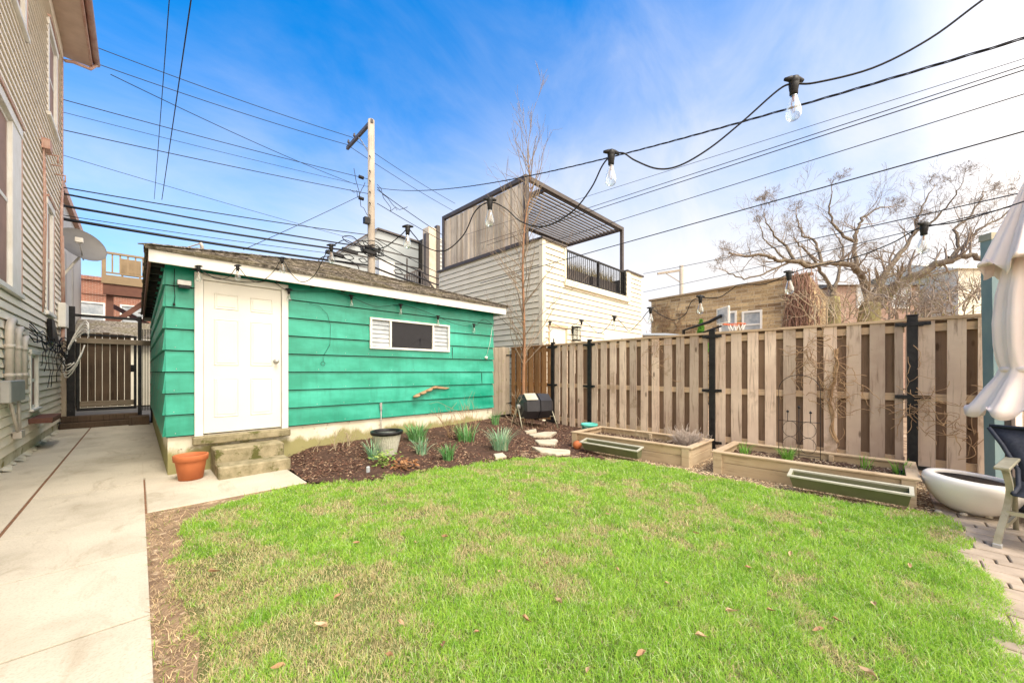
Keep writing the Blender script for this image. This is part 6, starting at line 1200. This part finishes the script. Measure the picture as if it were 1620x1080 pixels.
# small twiggy shrubs by the shed
for lab, px, py, seed, h in (('thin bare shrub with a few buds left of the bigger one', 716, 693, 3, .42), ('taller bare twiggy shrub against the green wall', 738, 690, 4, .62), ('dry weedy stems around the compost tumbler', 832, 672, 6, .5), ('dry stems in front of the foundation near the steps', 540, 708, 8, .18)):
    rnd = random.Random(seed); out = []; q = gp(px, py)
    for k in range(5 if seed < 6 else 12): branch_tree(q + Vector((rnd.gauss(0, .05 if seed < 6 else .18), rnd.gauss(0, .05), 0)), (rnd.gauss(0, .5), rnd.gauss(0, .3), 1), h * rnd.uniform(.7, 1.1), .0065, 2, rnd, out, .5, .1, (1, 3), .6, .12, .0022, 6)
    tag(obj('twiggy_shrub', tubes(out, 6, 4), m_palet if seed in (6, 8) else m_vine), lab, 'shrub')
# pale dried lavender in far bed
rnd = random.Random(5); q = Vector((5.75, 2.08, .16)); out = []
for k in range(150): a = rnd.uniform(0, 6.28); s = rnd.random(); branch_tree(q + Vector((.08 * math.cos(a) * s, .12 * math.sin(a) * s, 0)), (math.cos(a) * s, math.sin(a) * 1.2 * s, .8), rnd.uniform(.12, .24), .004, 1, rnd, out, .4, .1, (2, 3), .5, .12, .0024, 5)
tag(obj('dried_lavender', tubes(out, 5, 4), M('silver_dry_stem', (.55, .48, .42), (.42, .35, .30), 9, rough=.95)), 'pale silvery dried shrub at the near end of the far raised bed', 'shrub')
rnd = random.Random(15); out = []
for k in range(9): q = Vector((5.6 + rnd.uniform(-.3, .3), 2.95 + rnd.uniform(-.5, .5), .15)); branch_tree(q, (rnd.gauss(0, .3), rnd.gauss(0, .3), 1), rnd.uniform(.15, .4), .004, 1, rnd, out, .4, .1, (1, 3), .5, .12, .002, 5)
tag(obj('dry_stems', tubes(out, 5, 4), m_palet), 'few thin dry stems standing in the far raised bed', 'plant')
# vine on fence
def fvine(label, px, py, n, seed, sx=.3, sz=.35):
    rnd = random.Random(seed); out = []
    for k in range(n):
        c = atE(px + rnd.gauss(0, 14), py + rnd.gauss(0, 22), 6.64); p = c.copy(); p.x = 6.62 - rnd.random() * .05; d = Vector((rnd.gauss(-.1, .15), rnd.gauss(0, 1), rnd.gauss(-.1, .7))); pts = [p]
        for i in range(7): d = (d + Vector((rnd.gauss(0, .2), rnd.gauss(0, .6), rnd.gauss(-.05, .6)))).normalized(); d.x *= .4; p = p + d * rnd.uniform(.03, .07); p.x = min(p.x, 6.655); pts.append(p.copy())
        out.append((pts, [.0035] * len(pts), 1))
    tag(obj('climbing_vine', tubes(out, 4, 4), m_vine), label, 'vine')
fvine('dry tangled vine on the fence above the wire trellis', 1292, 575, 46, 1); fvine('dry climbing twigs on the fence low beside the right post', 1450, 645, 26, 2); fvine('sparse dry vine on the fence right of the trellis', 1330, 620, 30, 3); fvine('thin vine strands on the fence above the far raised bed', 1035, 560, 16, 4)
fvine('dry brown vine hanging on the fence over the white bowl', 1520, 668, 18, 7)
mb = MB(); rnd = random.Random(3); p = atE(1325, 668, 6.6); pts = [Vector((6.63, p.y, .3))]
for i in range(14): pts.append(pts[-1] + Vector((rnd.gauss(0, .008), rnd.gauss(.004, .02), .09)))
for q_ in pts: q_.x = min(q_.x, 6.65)
mb.tube(smooth_pts(pts, 3), .018, 7); mb.tube(smooth_pts([p_ + Vector((-.02, .03 * math.sin(i), 0)) for i, p_ in enumerate(pts)], 3), .009, 6); tag(obj('vine_stem', mb, m_vine), 'thick woody vine stem climbing the fence right of the trellis', 'vine')
# leaves on lawn
n0 = 0; lm = MB(); random.seed(6)
vs = [(0, 0, 0), (.02, -.012, .006), (.036, -.006, .014), (.05, 0, .004), (.036, .008, .012), (.018, .014, .010), (.024, 0, -.001), (-.014, .002, .004)]
lm.add(vs, [(0, 1, 6), (1, 2, 6), (2, 3, 6), (3, 4, 6), (4, 5, 6), (5, 0, 6), (0, 5, 7)])
ml = [M('brown_dry_leaf', (.30, .17, .09), (.42, .26, .15), 30, rough=.8), M('tan_dry_leaf', (.52, .38, .24), (.40, .27, .16), 30, rough=.8)]
meL = [mk(lm, 'fallen_leaf', m_) for m_ in ml]
LP = [(838, 985), (788, 905), (612, 1038), (1362, 1060), (1225, 968), (1165, 968), (870, 890), (1060, 925), (700, 1020), (935, 1055), (432, 1060), (660, 860), (540, 940), (980, 905), (1290, 1000), (1385, 960), (1105, 845), (1250, 880), (760, 1000), (500, 990), (700, 850), (880, 950), (1190, 900), (1440, 900), (1330, 985), (965, 815), (345, 905), (640, 990), (1010, 1040), (1120, 1010), (560, 860), (1300, 830)]
for i, (px, py) in enumerate(LP):
    q = gp(px, py, .02); o = bpy.data.objects.new('fallen_leaf', meL[i % 2]); C.objects.link(o); o.location = (q.x, q.y, .028); s = random.uniform(.6, 1.15); o.scale = (s, s, s * 1.3); o.rotation_euler = (random.uniform(-.4, .4), random.uniform(-.4, .4), random.uniform(0, 6.28)); tag(o, ('brown' if i % 2 == 0 else 'tan') + ' curled fallen leaf lying on the lawn', 'leaf', ('brown' if i % 2 == 0 else 'tan') + ' fallen leaves on the lawn')
# seed clumps of fallen leaves near the right edge
print('objects', len(bpy.data.objects))
